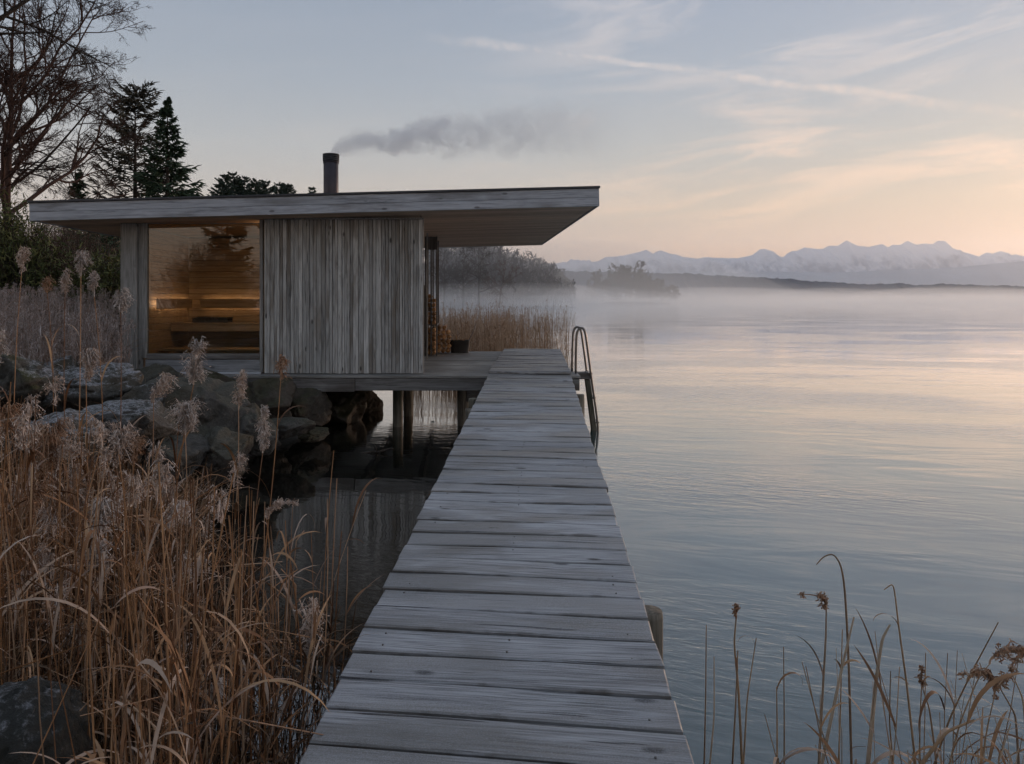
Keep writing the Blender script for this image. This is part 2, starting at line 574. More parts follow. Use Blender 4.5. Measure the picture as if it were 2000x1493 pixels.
M['larch'] = plant('larch_twigs', [(0, c(0.048, 0.048, 0.035)), (.5, c(0.064, 0.058, 0.042)), (1, c(0.088, 0.074, 0.048))])
M['thicket'] = plant('thicket_twigs', [(0, c(0.108, 0.074, 0.055)), (.5, c(0.156, 0.106, 0.074)), (1, c(0.204, 0.150, 0.114))])
M['bush'] = plant('bush_leaves', [(0, c(0.052, 0.065, 0.023)), (.5, c(0.085, 0.094, 0.031)), (1, c(0.130, 0.124, 0.044))])
M['stem'] = plant('reed_stem', [(0, c(0.122, 0.050, 0.023)), (.2, c(0.256, 0.122, 0.052)), (.45, c(0.400, 0.215, 0.108)), (.65, c(0.454, 0.305, 0.200)), (.85, c(0.241, 0.133, 0.078)), (1, c(0.146, 0.065, 0.030))], 0.6)
M['litter'] = plant('reed_litter', [(0, c(.045, .026, .016)), (.5, c(.08, .046, .026)), (.85, c(.13, .08, .046)), (1, c(.05, .032, .022))])
M['leaf'] = plant('reed_leaf', [(0, c(0.129, 0.061, 0.030)), (.3, c(0.258, 0.128, 0.059)), (.6, c(0.375, 0.221, 0.118)), (.85, c(0.416, 0.310, 0.241)), (1, c(0.234, 0.144, 0.098))], 0.7)
M['plume'] = plant('reed_plume', [(0, c(0.319, 0.213, 0.153)), (.4, c(0.478, 0.352, 0.272)), (.75, c(0.612, 0.505, 0.439)), (1, c(0.532, 0.452, 0.399))], 0.9)
M['plume_brown'] = plant('reed_plume_brown', [(0, c(0.195, 0.098, 0.052)), (.4, c(0.312, 0.169, 0.098)), (.75, c(0.416, 0.273, 0.182)), (1, c(0.338, 0.221, 0.143))], 0.9)
M['plume_frost'] = plant('reed_plume_frosty', [(0, c(0.312, 0.228, 0.180)), (.4, c(0.432, 0.348, 0.294)), (.75, c(0.552, 0.480, 0.432)), (1, c(0.480, 0.420, 0.384))], 0.9)
M['frost_reed'] = plant('frosted_reed', [(0, c(0.213, 0.138, 0.106)), (.3, c(0.325, 0.225, 0.181)), (.6, c(0.425, 0.350, 0.312)), (.85, c(0.525, 0.463, 0.450)), (1, c(0.275, 0.225, 0.188))], 0.9)
M['far_reed'] = plant('far_reed', [(0, c(.24, .145, .085)), (.4, c(.38, .25, .16)), (.75, c(.48, .35, .25)), (1, c(.30, .20, .125))], 0.8)
M['dark_reed'] = plant('dark_reed', [(0, c(0.213, 0.131, 0.075)), (.5, c(0.338, 0.219, 0.125)), (.8, c(0.425, 0.338, 0.250)), (1, c(0.200, 0.125, 0.075))], 0.6)


def rock_mat(name, base, frost, moss, shift=0.0):
    m, g, b = new_mat(name)
    tc = g.n('ShaderNodeTexCoord').outputs['Object']
    rnd = g.n('ShaderNodeObjectInfo').outputs['Random']
    co = g.vmath('ADD', tc, g.vmath('SCALE', (31.0, 17.0, 43.0)))
    co.inputs[1].links[0].from_node.inputs['Scale'].default_value = 1.0
    g.set(co.inputs[1].links[0].from_node.inputs['Scale'], rnd)
    n1 = g.noise(co, 3.0, 8, 0.65, 0.3)
    n2 = g.noise(co, 26.0, 5, 0.7)
    n3 = g.noise(co, 1.4, 3, 0.5)
    mixn = g.math('ADD', g.math('MULTIPLY', n1, 0.6), g.math('MULTIPLY', n2, 0.4))
    col = g.ramp(mixn, [(0.30, tuple(x * 0.4 for x in base[:3])), (0.5, base[:3]), (0.72, tuple(min(1, x * 1.9) for x in base[:3]))])
    col = g.mix(g.maprange(n3, 0.5, 0.68, 0, 0.6, True), col, (base[0] * 1.15, base[1] * 0.8, base[2] * 0.55, 1))
    geo = g.n('ShaderNodeNewGeometry')
    up = g.n('ShaderNodeSeparateXYZ', {0: geo.outputs['Normal']}).outputs[2]
    if moss > 0:
        mf = g.math('MULTIPLY', g.maprange(g.math('ADD', n3, g.math('MULTIPLY', up, 0.22)), 0.52, 0.66, 0, moss, True), 1.0)
        col = g.mix(mf, col, (.038, .042, .012, 1))
    if frost > 0:
        fr = g.math('ADD', g.math('ADD', g.math('MULTIPLY', up, 0.55), g.math('MULTIPLY', n1, 0.55)), g.math('MULTIPLY', g.math('SUBTRACT', n2, 0.5), 1.1))
        ff = g.math('MULTIPLY', g.maprange(fr, 0.66 + shift, 0.98 + shift, 0, frost, True), g.maprange(g.noise(co, 85.0, 3, 0.7), 0.38, 0.60, 0.25, 1.0))
        col = g.mix(ff, col, (.52, .52, .56, 1))
    g.set(b.inputs['Base Color'], col)
    b.inputs['Roughness'].default_value = 0.72
    b.inputs['Specular IOR Level'].default_value = 0.35
    g.set(b.inputs['Normal'], g.n('ShaderNodeBump', {'Strength': 1.0, 'Distance': 0.06, 'Height': mixn}))
    return m


M['rock'] = rock_mat('boulder_stone', (.08, .072, .063), 0.0, 0.3)
M['rock_frost'] = rock_mat('boulder_stone_frosted', (.075, .069, .063), 0.75, 0.2)
M['rock_speck'] = rock_mat('boulder_stone_speckled', (.022, .022, .022), 0.7, 0.1, 0.05)
M['rock_moss'] = rock_mat('boulder_stone_mossy', (.055, .052, .045), 0.7, 0.9)
M['rock_wet'] = rock_mat('boulder_stone_wet', (.06, .048, .037), 0.0, 0.45)


def ground_mat():
    m, g, b = new_mat('shore_soil')
    pos = g.n('ShaderNodeNewGeometry').outputs['Position']
    n = g.noise(pos, 1.7, 6, 0.65)
    n2 = g.noise(pos, 14.0, 4, 0.6)
    col = g.ramp(g.math('ADD', g.math('MULTIPLY', n, 0.6), g.math('MULTIPLY', n2, 0.4)), [(0.3, c(.020, .015, .010)), (0.5, c(.05, .036, .022)), (0.7, c(.085, .065, .042))])
    g.set(b.inputs['Base Color'], col)
    b.inputs['Roughness'].default_value = 0.95
    g.set(b.inputs['Normal'], g.n('ShaderNodeBump', {'Strength': 0.7, 'Distance': 0.05, 'Height': n2}))
    return m


M['ground'] = ground_mat()


def hill_mat(name, c1, c2, sc):
    m, g, b = new_mat(name)
    pos = g.n('ShaderNodeNewGeometry').outputs['Position']
    n = g.noise(pos, sc, 6, 0.65)
    col = g.ramp(n, [(0.38, c1), (0.62, c2)])
    g.set(b.inputs['Base Color'], col)
    b.inputs['Roughness'].default_value = 1.0
    b.inputs['Specular IOR Level'].default_value = 0.0
    return m


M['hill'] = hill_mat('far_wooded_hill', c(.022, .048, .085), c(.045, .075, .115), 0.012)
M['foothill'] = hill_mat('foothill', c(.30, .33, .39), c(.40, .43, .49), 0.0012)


def mountain_mat():
    m, g, b = new_mat('alpine_rock_snow')
    geo = g.n('ShaderNodeNewGeometry')
    pos = geo.outputs['Position']
    zz = g.n('ShaderNodeSeparateXYZ', {0: pos}).outputs[2]
    up = g.n('ShaderNodeSeparateXYZ', {0: geo.outputs['Normal']}).outputs[2]
    n = g.noise(g.vmath('MULTIPLY', pos, (1.0, 1.0, 0.5)), 0.0055, 7, 0.62)
    s = g.math('ADD', g.math('MULTIPLY', zz, 1 / 1500.0), g.math('ADD', g.math('MULTIPLY', up, 0.45), g.math('MULTIPLY', n, 0.9)))
    f = g.maprange(s, 0.92, 1.40, 0, 1, True)
    col = g.mix(f, c(.22, .24, .31), c(.74, .72, .76))
    g.set(b.inputs['Base Color'], col)
    b.inputs['Roughness'].default_value = 0.95
    b.inputs['Specular IOR Level'].default_value = 0.0
    return m


M['mountain'] = mountain_mat()


def water_mat():
    m, g, b = new_mat('lake_water')
    pos = g.n('ShaderNodeNewGeometry').outputs['Position']
    sep = g.n('ShaderNodeSeparateXYZ', {0: pos})
    x, y = sep.outputs[0], sep.outputs[1]
    # ripples: long low swells seen edge-on plus fine cat's-paw ripples in patches
    v1 = g.n('ShaderNodeCombineXYZ', {0: g.math('MULTIPLY', x, 0.55), 1: g.math('ADD', g.math('MULTIPLY', y, 1.5), g.math('MULTIPLY', x, 0.25)), 2: 0.0})
    w1 = g.noise(v1, 0.9, 3, 0.5, 0.6)
    v2 = g.n('ShaderNodeCombineXYZ', {0: g.math('MULTIPLY', x, 2.4), 1: g.math('ADD', g.math('MULTIPLY', y, 7.0), g.math('MULTIPLY', x, 2.2)), 2: 0.0})
    w2 = g.noise(v2, 1.5, 3, 0.55, 0.5)
    patch = g.noise(v1, 0.22, 3, 0.5)
    pf = g.maprange(patch, 0.42, 0.60, 0.05, 1.0, True)
    h = g.math('ADD', g.math('MULTIPLY', w1, 0.014), g.math('MULTIPLY', g.math('MULTIPLY', w2, pf), 0.0095))
    # sheltered water on the landward side of the jetty is calmer
    calm = g.maprange(x, -2.5, 1.5, 0.25, 1.0, True)
    dist = g.maprange(y, 6.0, 60.0, 1.0, 0.40)
    bp = g.n('ShaderNodeBump', {'Strength': g.math('MULTIPLY', calm, dist), 'Distance': 1.0, 'Height': h})
    n = g.noise(pos, 0.5, 4, 0.6)
    col = g.ramp(n, [(0.3, c(.015, .050, .057)), (0.7, c(.034, .084, .087))])
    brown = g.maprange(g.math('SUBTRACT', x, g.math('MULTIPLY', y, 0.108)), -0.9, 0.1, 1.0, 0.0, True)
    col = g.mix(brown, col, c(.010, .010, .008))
    fr = g.n('ShaderNodeFresnel', {'IOR': 1.333, 'Normal': bp})
    fac = g.math('MULTIPLY', g.math('POWER', fr, 0.70), 1.30, clamp=True)
    g.t.nodes.remove(b)
    df = g.n('ShaderNodeBsdfDiffuse', {'Color': col})
    gl = g.n('ShaderNodeBsdfGlossy', {'Color': (1, 1, 1, 1), 'Roughness': 0.03, 'Normal': bp})
    mx = g.n('ShaderNodeMixShader', {0: fac, 1: df, 2: gl})
    g.t.links.new(mx.outputs[0], g.out.inputs[0])
    return m


M['water'] = water_mat()


def glass_mat(name='window_glass', tint=(0.80, 0.82, 0.80), ior=1.5):
    m, g, b = new_mat(name)
    g.t.nodes.remove(b)
    fr = g.n('ShaderNodeFresnel', {'IOR': ior}).outputs[0]
    fac = g.math('MULTIPLY', fr, 1.5, clamp=True)
    tr = g.n('ShaderNodeBsdfTransparent', {'Color': (*tint, 1)})
    gl = g.n('ShaderNodeBsdfGlossy', {'Color': (1, 1, 1, 1), 'Roughness': 0.0})
    mx = g.n('ShaderNodeMixShader', {0: fac, 1: tr, 2: gl})
    g.t.links.new(mx.outputs[0], g.out.inputs[0])
    return m


M['glass'] = glass_mat()


def emit_mat(name, col, strength):
    m, g, b = new_mat(name)
    g.t.nodes.remove(b)
    e = g.n('ShaderNodeEmission', {'Color': (*col, 1), 'Strength': strength})
    g.t.links.new(e.outputs[0], g.out.inputs[0])
    return m


M['fill_lamp'] = emit_mat('hidden_fill_lamp', (1.0, 0.68, 0.40), 8.5)  # glow of an added fill light for the sauna room
M['led'] = emit_mat('lamp_strip', (1.0, 0.66, 0.38), 8.0)


def vol_mat(name, col, dens, aniso):
    m, g, b = new_mat(name)
    g.t.nodes.remove(b)
    v = g.n('ShaderNodeVolumePrincipled', {'Color': (*col, 1), 'Density': dens, 'Anisotropy': aniso})
    g.t.links.new(v.outputs[0], g.out.inputs['Volume'])
    return m, g, v


# ------------------------------------------------------------------ the lake, the shore, far land
def grid_obj(name, X, Y, Z, mat, smooth=True, kind='structure'):
    n, m = X.shape
    idx = np.arange(n * m).reshape(n, m)
    q = np.stack([idx[:-1, :-1], idx[:-1, 1:], idx[1:, 1:], idx[1:, :-1]], axis=-1).reshape(-1, 4)
    mb = MB()
    mb.add(np.stack([X, Y, Z], axis=-1).reshape(-1, 3), q)
    o = mb.build(name, mat, smooth=smooth)
    tag(o, kind=kind)
    return o


ys = np.array([-120, -40, -10, 0, 5, 10, 20, 40, 80, 200, 600, 2000, 7000, 15500], dtype=float)
xs = np.array([-14000, -3000, -500, -100, -30, -10, 0, 10, 30, 100, 500, 3000, 14000], dtype=float)
Xg, Yg = np.meshgrid(xs, ys)
lake = grid_obj('lake_water', Xg, Yg, np.zeros_like(Xg), M['water'])
lake['label'] = 'calm lake with soft ripples and sky reflections'

# shoreline: x of the water's edge as a function of depth y (land lies to the left)
SY = np.array([-40, -5, 0.0, 2.2, 3.5, 5, 6.5, 8, 9.5, 11, 12.5, 14, 17, 25, 45, 90, 150, 200, 260, 330, 380])
SX = np.array([6, 4.0, -2.1, -2.3, -3.2, -3.9, -4.2, -4.1, -3.7, -3.2, -3.0, -3.2, -4.5, -7, -9, -12, -10, -4, 14, 40, 62])


def shore_z(x, y):
    d = np.interp(y, SY, SX) - x        # metres inland
    z = np.where(d > 0, 0.95 * (1 - np.exp(-d / 1.8)) + 0.02 * np.clip(d - 4, 0, 40), d * 0.35)
    z = z + (fbm(np.stack([x * 0.7, y * 0.7, x * 0], -1), 4) - 0.5) * 0.35
    far = np.clip((y - 60) / 250, 0, 1)
    z = z + far * np.clip(d, 0, 60) * 0.12
    return np.clip(z, -1.2, 40)


def build_shore():
    yv = np.concatenate([np.linspace(-38, -8.4, 30), np.arange(-8, 20, 0.35), np.geomspace(20, 390, 60)])
    dv = np.concatenate([np.linspace(-3, 9, 46), np.geomspace(9.5, 260, 26)])
    sx = np.interp(yv, SY, SX)
    Y, D = np.meshgrid(yv, dv, indexing='ij')
    X = sx[:, None] - D
    Z = shore_z(X, Y)
    o = grid_obj('shore_ground', X, Y, Z, M['ground'])
    o['label'] = 'dark soil bank of the shore under reeds and boulders'


build_shore()


def ridge(name, pts, Yc, half, mat, rough, spur, nx=500, ny=40, seed=0.0, label=None, power=1.0, tree=0.0):
    pts = np.array(pts, dtype=float)
    px = np.linspace(pts[0, 0], pts[-1, 0], nx)
    py = np.interp(px, pts[:, 0], pts[:, 1])
    Xr = (px - PX) * Yc / F
    H = EYE + (PY - py) * Yc / F
    t = np.linspace(-1, 1, ny)
    Tm, Xm = np.meshgrid(t, Xr, indexing='ij')
    Ym = Yc + Tm * half
    base = np.clip(1 - np.abs(Tm), 0, 1) ** power
    nse = fbm(np.stack([Xm / spur + seed, Ym / spur, Xm * 0 + seed], -1), 5) - 0.5
    rg = 1 - 2 * np.abs(fbm(np.stack([Xm / spur * 1.7 + seed, Ym / spur * 0.8, Xm * 0 + 5 + seed], -1), 4) - 0.5) * 2
    Z = H[None, :] * base + rough * H.mean() * (1 - base) * base * 4 * (nse + 0.35 * rg)
    if tree:
        Z = Z + tree * (fbm(np.stack([Xm / 17 + seed, Ym / 17, Xm * 0], -1), 3) - 0.45) * np.clip(base * 3, 0, 1)
    Z = np.where(np.abs(Tm) > 0.999, -1.0, np.maximum(Z, -0.5))
    o = grid_obj(name, Xm, Ym, Z, mat, smooth=False)
    if label: o['label'] = label
    return o


MOUNT = [(700, 520), (900, 514), (1040, 518), (1092, 516), (1130, 514), (1168, 510), (1182, 502), (1211, 501), (1237, 494), (1250, 491), (1262, 487), (1275, 495), (1283, 490), (1291, 488), (1307, 494), (1320, 496), (1333, 501), (1362, 505), (1380, 501), (1390, 502),
         (1415, 504), (1439, 505), (1469, 499), (1480, 492), (1492, 486), (1508, 490), (1523, 502), (1533, 502), (1545, 491), (1558, 489), (1571, 483), (1591, 486), (1607, 486), (1620, 479), (1637, 479), (1653, 468), (1662, 473), (1673, 479), (1696, 482), (1723, 476),
         (1734, 483), (1744, 477), (1759, 478), (1772, 470), (1789, 477), (1805, 475), (1822, 476), (1832, 469), (1845, 470), (1853, 481), (1871, 490), (1888, 494), (1912, 501), (1927, 493), (1939, 495), (1954, 490), (1969, 499), (1983, 496), (2000, 500), (2040, 492), (2100, 498), (2200, 488), (2300, 500)]
ridge('mountains', MOUNT, 14000, 1300, M['mountain'], 0.6, 750, 1000, 70, 3.0, 'pale snow-streaked alpine range beyond the lake', 0.85)
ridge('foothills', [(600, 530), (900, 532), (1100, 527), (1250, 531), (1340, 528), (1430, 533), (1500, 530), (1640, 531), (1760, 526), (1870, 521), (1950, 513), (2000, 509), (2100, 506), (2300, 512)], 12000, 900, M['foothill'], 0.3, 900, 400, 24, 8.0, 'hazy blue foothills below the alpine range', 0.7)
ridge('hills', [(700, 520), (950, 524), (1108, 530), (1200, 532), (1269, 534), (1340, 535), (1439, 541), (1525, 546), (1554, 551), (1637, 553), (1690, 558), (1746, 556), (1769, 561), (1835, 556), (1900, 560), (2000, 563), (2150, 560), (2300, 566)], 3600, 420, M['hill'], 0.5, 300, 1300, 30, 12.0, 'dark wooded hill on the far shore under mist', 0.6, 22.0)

# ------------------------------------------------------------------ jetty
# a gently rising ramp of cross planks, 1.3 m wide, heading a little right of the view
JW = 1.30
JS = 0.039                       # rise per metre


def jz(y): return EYE - 1.609 + JS * y


def jx(y): return -0.139 + 0.108 * y


jetty = thing('jetty', (jx(2.0), 2.0, 0), 'long jetty of frosted grey cross planks rising to the sauna deck', 'jetty')
DECK_Z = EYE - 1.17
ang = math.atan(0.108)
pitch = math.atan(JS)
PITCH_L = 0.205
plank_meshes = []
for k in range(6):
    w = JW + random.uniform(-0.005, 0.005)
    bm = bmesh.new()
    bmesh.ops.create_cube(bm, size=1.0)
    for v in bm.verts:
        v.co = Vector((v.co.x * w + random.uniform(-.004, .004), v.co.y * (0.187 + random.uniform(-.005, .004)), v.co.z * 0.045))
    bmesh.ops.subdivide_edges(bm, edges=[e for e in bm.edges if abs(e.verts[0].co.x - e.verts[1].co.x) > 0.5], cuts=5)
    bmesh.ops.bevel(bm, geom=[e for e in bm.edges if e.calc_length() > 0.1 and len(e.link_faces) == 2 and e.calc_face_angle(0) > 1], offset=0.006, segments=1, affect='EDGES')
    for v in bm.verts:
        v.co.z += 0.004 * math.sin(v.co.x * 3 + k * 1.7) + random.uniform(-.0012, .0012)
        v.co.y += 0.003 * math.sin(v.co.x * 2.3 + k)
    me = bpy.data.meshes.new('plank')
    bm.to_mesh(me)
    bm.free()
    me.materials.append(M['plank'])
    plank_meshes.append(me)
y = 0.45
i = 0
while y < 11.30:
    o = bpy.data.objects.new('plank', plank_meshes[(i * 5 + i // 3) % 6])
    link(o, jetty, (jx(y) + random.uniform(-.005, .005), y, jz(y) - 0.0225 + random.uniform(-.003, .003)),
         (pitch + random.uniform(-.012, .012), random.uniform(-.004, .004), -ang + random.uniform(-.006, .006) + (math.pi if i % 2 else 0)))
    if i % 2:
        o.rotation_euler[0] *= -1
    # screw heads near both ends of the closest planks
    if 2.0 < y < 7.0:
        for sx in (-0.53, 0.0, 0.53):
            for sy in (-0.05, 0.05):
                if random.random() < 0.4:
                    sx = sx + random.uniform(-.008, .008)
                    px_, py_ = jx(y) + sx * math.cos(ang) + sy * math.sin(ang), y - sx * math.sin(ang) + sy
                    s = cyl('screw', px_, py_, jz(py_) - 0.003, jz(py_) + 0.0025, 0.0042, M['screw'], jetty, 8)
    y += PITCH_L * math.cos(ang) + random.uniform(-.003, .003)
    i += 1
# level stretch lying on the deck
JDZ = DECK_Z + 0.035
while y < 16.55:
    o = bpy.data.objects.new('plank', plank_meshes[(i * 5 + i // 3) % 6])
    link(o, jetty, (jx(y) + random.uniform(-.008, .008), y, JDZ - 0.0225 + 0.02 + random.uniform(-.002, .002)), (0, 0, -ang + (math.pi if i % 2 else 0)))
    y += PITCH_L * math.cos(ang)
    i += 1
# stringers under the planks
for off in (-0.52, 0.52):
    mb = MB()
    ya, yb = 0.4, 11.25
    pa = np.array([jx(ya) + off, ya, jz(ya) - 0.125])
    pb = np.array([jx(yb) + off, yb, jz(yb) - 0.125])
    mid = (pa + pb) / 2
    me = box_mesh(0.07, float(np.linalg.norm(pb - pa)), 0.15, 0.006, M['beam_y'])
    link(bpy.data.objects.new('stringer', me), jetty, mid, (pitch, 0, -ang))
# piles along both edges
for (yy, side, r, dz) in [(3.42, 1, 0.066, 0.02), (3.5, -1, 0.078, -0.1), (6.0, 1, 0.075, -0.12), (6.1, -1, 0.075, -0.12), (8.9, -1, 0.075, -0.06), (9.3, -1, 0.07, 0.0),
                          (8.9, 1, 0.075, -0.10), (9.9, 1, 0.08, -0.05), (1.2, 1, 0.075, -0.1), (1.2, -1, 0.075, -0.1)]:
    xo = (JW / 2 + (0.018 if (yy > 3.3 and side > 0 and yy < 4) else 0.05)) * side
    if dz < -0.09:
        xo = (JW / 2 - 0.14) * side
    cyl('pile', jx(yy) + xo, yy, -0.9, jz(yy) + dz - 0.02, r, M['pile'], jetty, 14, 0.97)
for yy in (3.45, 6.05, 8.9):
    box('cross_beam', jx(yy) - 0.72, jx(yy) + 0.66, yy - 0.05, yy + 0.05, jz(yy) - 0.33, jz(yy) - 0.205, M['beam'], jetty, 0.006)

# ------------------------------------------------------------------ deck on piles
DX0, DX1 = -5.75, 1.88
DY0, DY1 = 11.2, 16.6
deck = thing('deck', ((DX0 + DX1) / 2, DY0, 0), 'weathered timber deck on piles carrying the sauna cabin', 'deck')
npl = 37
pw = (DY1 - DY0) / npl
for k in range(npl):
    yk = DY0 + (k + 0.5) * pw
    dz = random.uniform(-.003, .003)
    box('plank', DX0 + random.uniform(-.01, .01), DX1 + random.uniform(-.012, .012) - (0 if k else 0), yk - pw / 2 + 0.004, yk + pw / 2 - 0.004, DECK_Z - 0.035 + dz, DECK_Z + dz, M['deck'], deck, 0.004)
xj = (693 - PX) * DY0 / F
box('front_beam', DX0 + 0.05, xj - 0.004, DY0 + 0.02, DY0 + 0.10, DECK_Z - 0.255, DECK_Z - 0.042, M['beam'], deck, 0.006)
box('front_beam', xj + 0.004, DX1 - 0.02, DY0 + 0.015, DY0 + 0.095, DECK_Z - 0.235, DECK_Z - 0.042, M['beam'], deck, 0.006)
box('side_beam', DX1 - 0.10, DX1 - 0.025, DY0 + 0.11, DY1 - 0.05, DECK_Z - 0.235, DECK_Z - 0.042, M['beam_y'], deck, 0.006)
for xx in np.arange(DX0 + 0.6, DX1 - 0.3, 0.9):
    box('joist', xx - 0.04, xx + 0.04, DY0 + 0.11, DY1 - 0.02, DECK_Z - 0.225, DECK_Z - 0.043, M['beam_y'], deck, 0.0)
for (pxl, Yp, r) in [(777, 12.0, 0.085), (797, 13.1, 0.085), (600, 14.4, 0.085), (905, 12.1, 0.10), (925, 13.4, 0.10), (690, 15.8, 0.085), (800, 16.3, 0.085), (900, 16.3, 0.085)]:  # the thickest pair is added to stand in for dark shade by the jetty
    cyl('pile', (pxl - PX) * Yp / F, Yp, -0.9, DECK_Z - 0.24, r, M['pile'], deck, 14)
cyl('pile', 1.72, 11.75, -0.9, DECK_Z - 0.24, 0.08, M['pile'], deck, 14)
cyl('pile', 1.72, 16.2, -0.9, DECK_Z - 0.24, 0.08, M['pile'], deck, 14)
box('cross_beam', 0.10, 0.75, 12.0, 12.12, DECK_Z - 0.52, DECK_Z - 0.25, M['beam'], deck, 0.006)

# ------------------------------------------------------------------ sauna cabin
FY = 11.5                      # facade plane


def fx(px): return (px - PX) * FY / F


def fz(py): return EYE + (PY - py) * FY / F


sauna = thing('sauna_cabin', (-3.1, 13.9, DECK_Z), 'low grey timber sauna cabin with wide cantilevered roof and lit window', 'cabin')
SIDE_X = -0.62
BACK_Y = 16.35
# roof
RX0, RX1, RY0, RY1 = -6.50, 2.09, 10.80, 18.4
za, zb = 3.303, 3.527
slope = math.atan((zb - za) / (RX1 - RX0))


def rz(x): return za + (zb - za) * (x - RX0) / (RX1 - RX0)


xm = (RX0 + RX1) / 2
roof = part_empty('roof', (xm, (RY0 + RY1) / 2, rz(xm)), sauna)
rl = (RX1 - RX0) / math.cos(slope)
FH = 0.27
rot = (0, -slope, 0)


def rbox(name, x, y, dz, sx, sy, sz, mat, parent=roof, bev=0.004):
    """box centred on roof coordinates; dz above the roof underside"""
    me = box_mesh(sx, sy, sz, bev, mat)
    return link(bpy.data.objects.new(name, me), parent, (x - math.sin(slope) * dz, y, rz(x) + dz), rot)


rbox('fascia_board', xm, RY0 + 0.02, FH * 0.25, rl, 0.04, FH * 0.5 - 0.003, M['fascia'])
rbox('fascia_board', xm, RY0 + 0.021, FH * 0.75, rl, 0.04, FH * 0.5 - 0.003, M['fascia'])
M['fascia_y'] = wood('fascia_board_side', c(.18, .186, .20), c(.35, .36, .39), c(.47, .482, .52), 1, (0.6, 0.85), 0.8, 0.7, 0.3)
for xx in (RX0 + 0.02, RX1 - 0.02):
    for q_ in (0.25, 0.75):
        rbox('fascia_board', xx, (RY0 + RY1) / 2 + 0.02, FH * q_, 0.038, RY1 - RY0 - 0.05, FH * 0.5 - 0.003, M['fascia_y'])
rbox('fascia_board', xm, RY1 - 0.02, FH * 0.5, rl - 0.09, 0.04, FH - 0.003, M['fascia'])
rbox('roof_deck', xm, (RY0 + RY1) / 2, FH * 0.72, rl - 0.1, RY1 - RY0 - 0.1, FH * 0.5, M['void'], bev=0)
rbox('roof_cap', xm, RY0 + 0.03, FH + 0.018, rl + 0.03, 0.10, 0.034, M['cap'])
for xx in (RX0 + 0.03, RX1 - 0.03):
    rbox('roof_cap', xx, (RY0 + RY1) / 2, FH + 0.017, 0.09, RY1 - RY0, 0.032, M['cap'])
rbox('roof_cap', xm, RY1 - 0.03, FH + 0.018, rl + 0.03, 0.10, 0.034, M['cap'])
rbox('roof_membrane', xm, (RY0 + RY1) / 2, FH - 0.004, rl - 0.12, RY1 - RY0 - 0.14, 0.02, M['dark'], bev=0)
ns = 48
sw = (RY1 - RY0 - 0.09) / ns
for k in range(ns):
    yk = RY0 + 0.045 + (k + 0.5) * sw
    rbox('soffit_board', xm, yk, 0.022 + random.uniform(-.0015, .0015), rl - 0.09, sw - 0.012, 0.022, M['soffit'], bev=0.003)

# walls
LX = fx(238.5)
bz0 = DECK_Z + 0.004


def zroof(x): return rz(x) + 0.008


box('corner_post', LX, fx(270), FY - 0.06, FY + 0.16, bz0, zroof(LX), M['post'], sauna, 0.006)
box('left_wall', LX + 0.012, LX + 0.13, FY + 0.17, BACK_Y, bz0, zroof(LX), M['batten'], sauna, 0.0)
box('back_wall', LX + 0.14, SIDE_X - 0.5, BACK_Y - 0.12, BACK_Y - 0.005, bz0, zroof(LX), M['batten'], sauna, 0.0)
# recessed trim between post and glass
box('window_jamb', fx(270) + 0.004, fx(279), FY - 0.005, FY + 0.14, bz0, zroof(fx(270)), M['post'], sauna, 0.004)
win = part_empty('window', (fx(398), FY, fz(690)), sauna)
gx0, gx1, gz0, gz1 = fx(288), fx(508), fz(691), fz(437)
box('frame', fx(279) + 0.003, gx0, FY - 0.03, FY + 0.06, bz0 + 0.25, zroof(fx(280)), M['post'], win, 0.004)
box('frame', gx1, fx(514.5), FY - 0.035, FY + 0.06, bz0 + 0.02, zroof(gx1), M['post'], win, 0.004)
box('frame', gx0 + 0.003, gx1 - 0.003, FY - 0.028, FY + 0.06, gz1, zroof(gx0) - 0.004, M['fascia'], win, 0.004)
box('sill', gx0 + 0.003, gx1 - 0.003, FY - 0.05, FY + 0.06, fz(701), gz0, M['beam'], win, 0.005)
box('glass_pane', gx0 - 0.01, gx1 + 0.01, FY + 0.012, FY + 0.020, gz0 - 0.01, gz1 + 0.01, M['glass'], win, 0.0)
box('base_board', fx(270) + 0.13, fx(514.5) - 0.05, FY - 0.042, FY + 0.05, bz0 + 0.012, fz(702) - 0.003, M['trim'], sauna, 0.005)
box('threshold', fx(262), fx(512), FY - 0.10, FY - 0.045, bz0, bz0 + 0.028, M['fascia'], sauna, 0.004)
# wall behind the sliding panel
box('front_wall', fx(522), SIDE_X - 0.11, FY + 0.055, FY + 0.14, bz0, zroof(fx(522)), M['void'], sauna, 0.0)
box('door_reveal', fx(514.5) + 0.004, fx(521), FY + 0.0, FY + 0.13, bz0 + 0.02, zroof(fx(515)), M['sauna'], sauna, 0.002)
# sliding panel of vertical boards
SPX0, SPX1 = fx(519), fx(826.5)
SZ0, SZ1 = fz(729), fz(430)
panel = part_empty('sliding_panel', ((SPX0 + SPX1) / 2, FY - 0.08, SZ0), sauna)
xcur = SPX0
while xcur < SPX1 - 0.02:
    w_ = random.choice([0.042, 0.05, 0.06, 0.068, 0.085])
    x2 = min(xcur + w_, SPX1)
    if SPX1 - x2 < 0.03:
        x2 = SPX1
    yo = random.choice([0, 0, 0.006, 0.010, -0.008, -0.012])
    box('board', xcur + 0.0015, x2 - 0.0035, FY - 0.085 + yo, FY - 0.05 + yo, SZ0 + random.uniform(0, .004), SZ1 - random.uniform(0, .004), M['batten'], panel, 0.003)
    xcur = x2
box('backing', SPX0 + 0.01, SPX1 - 0.01, FY - 0.034, FY + 0.0, SZ0 + 0.02, SZ1 - 0.02, M['void'], panel, 0)
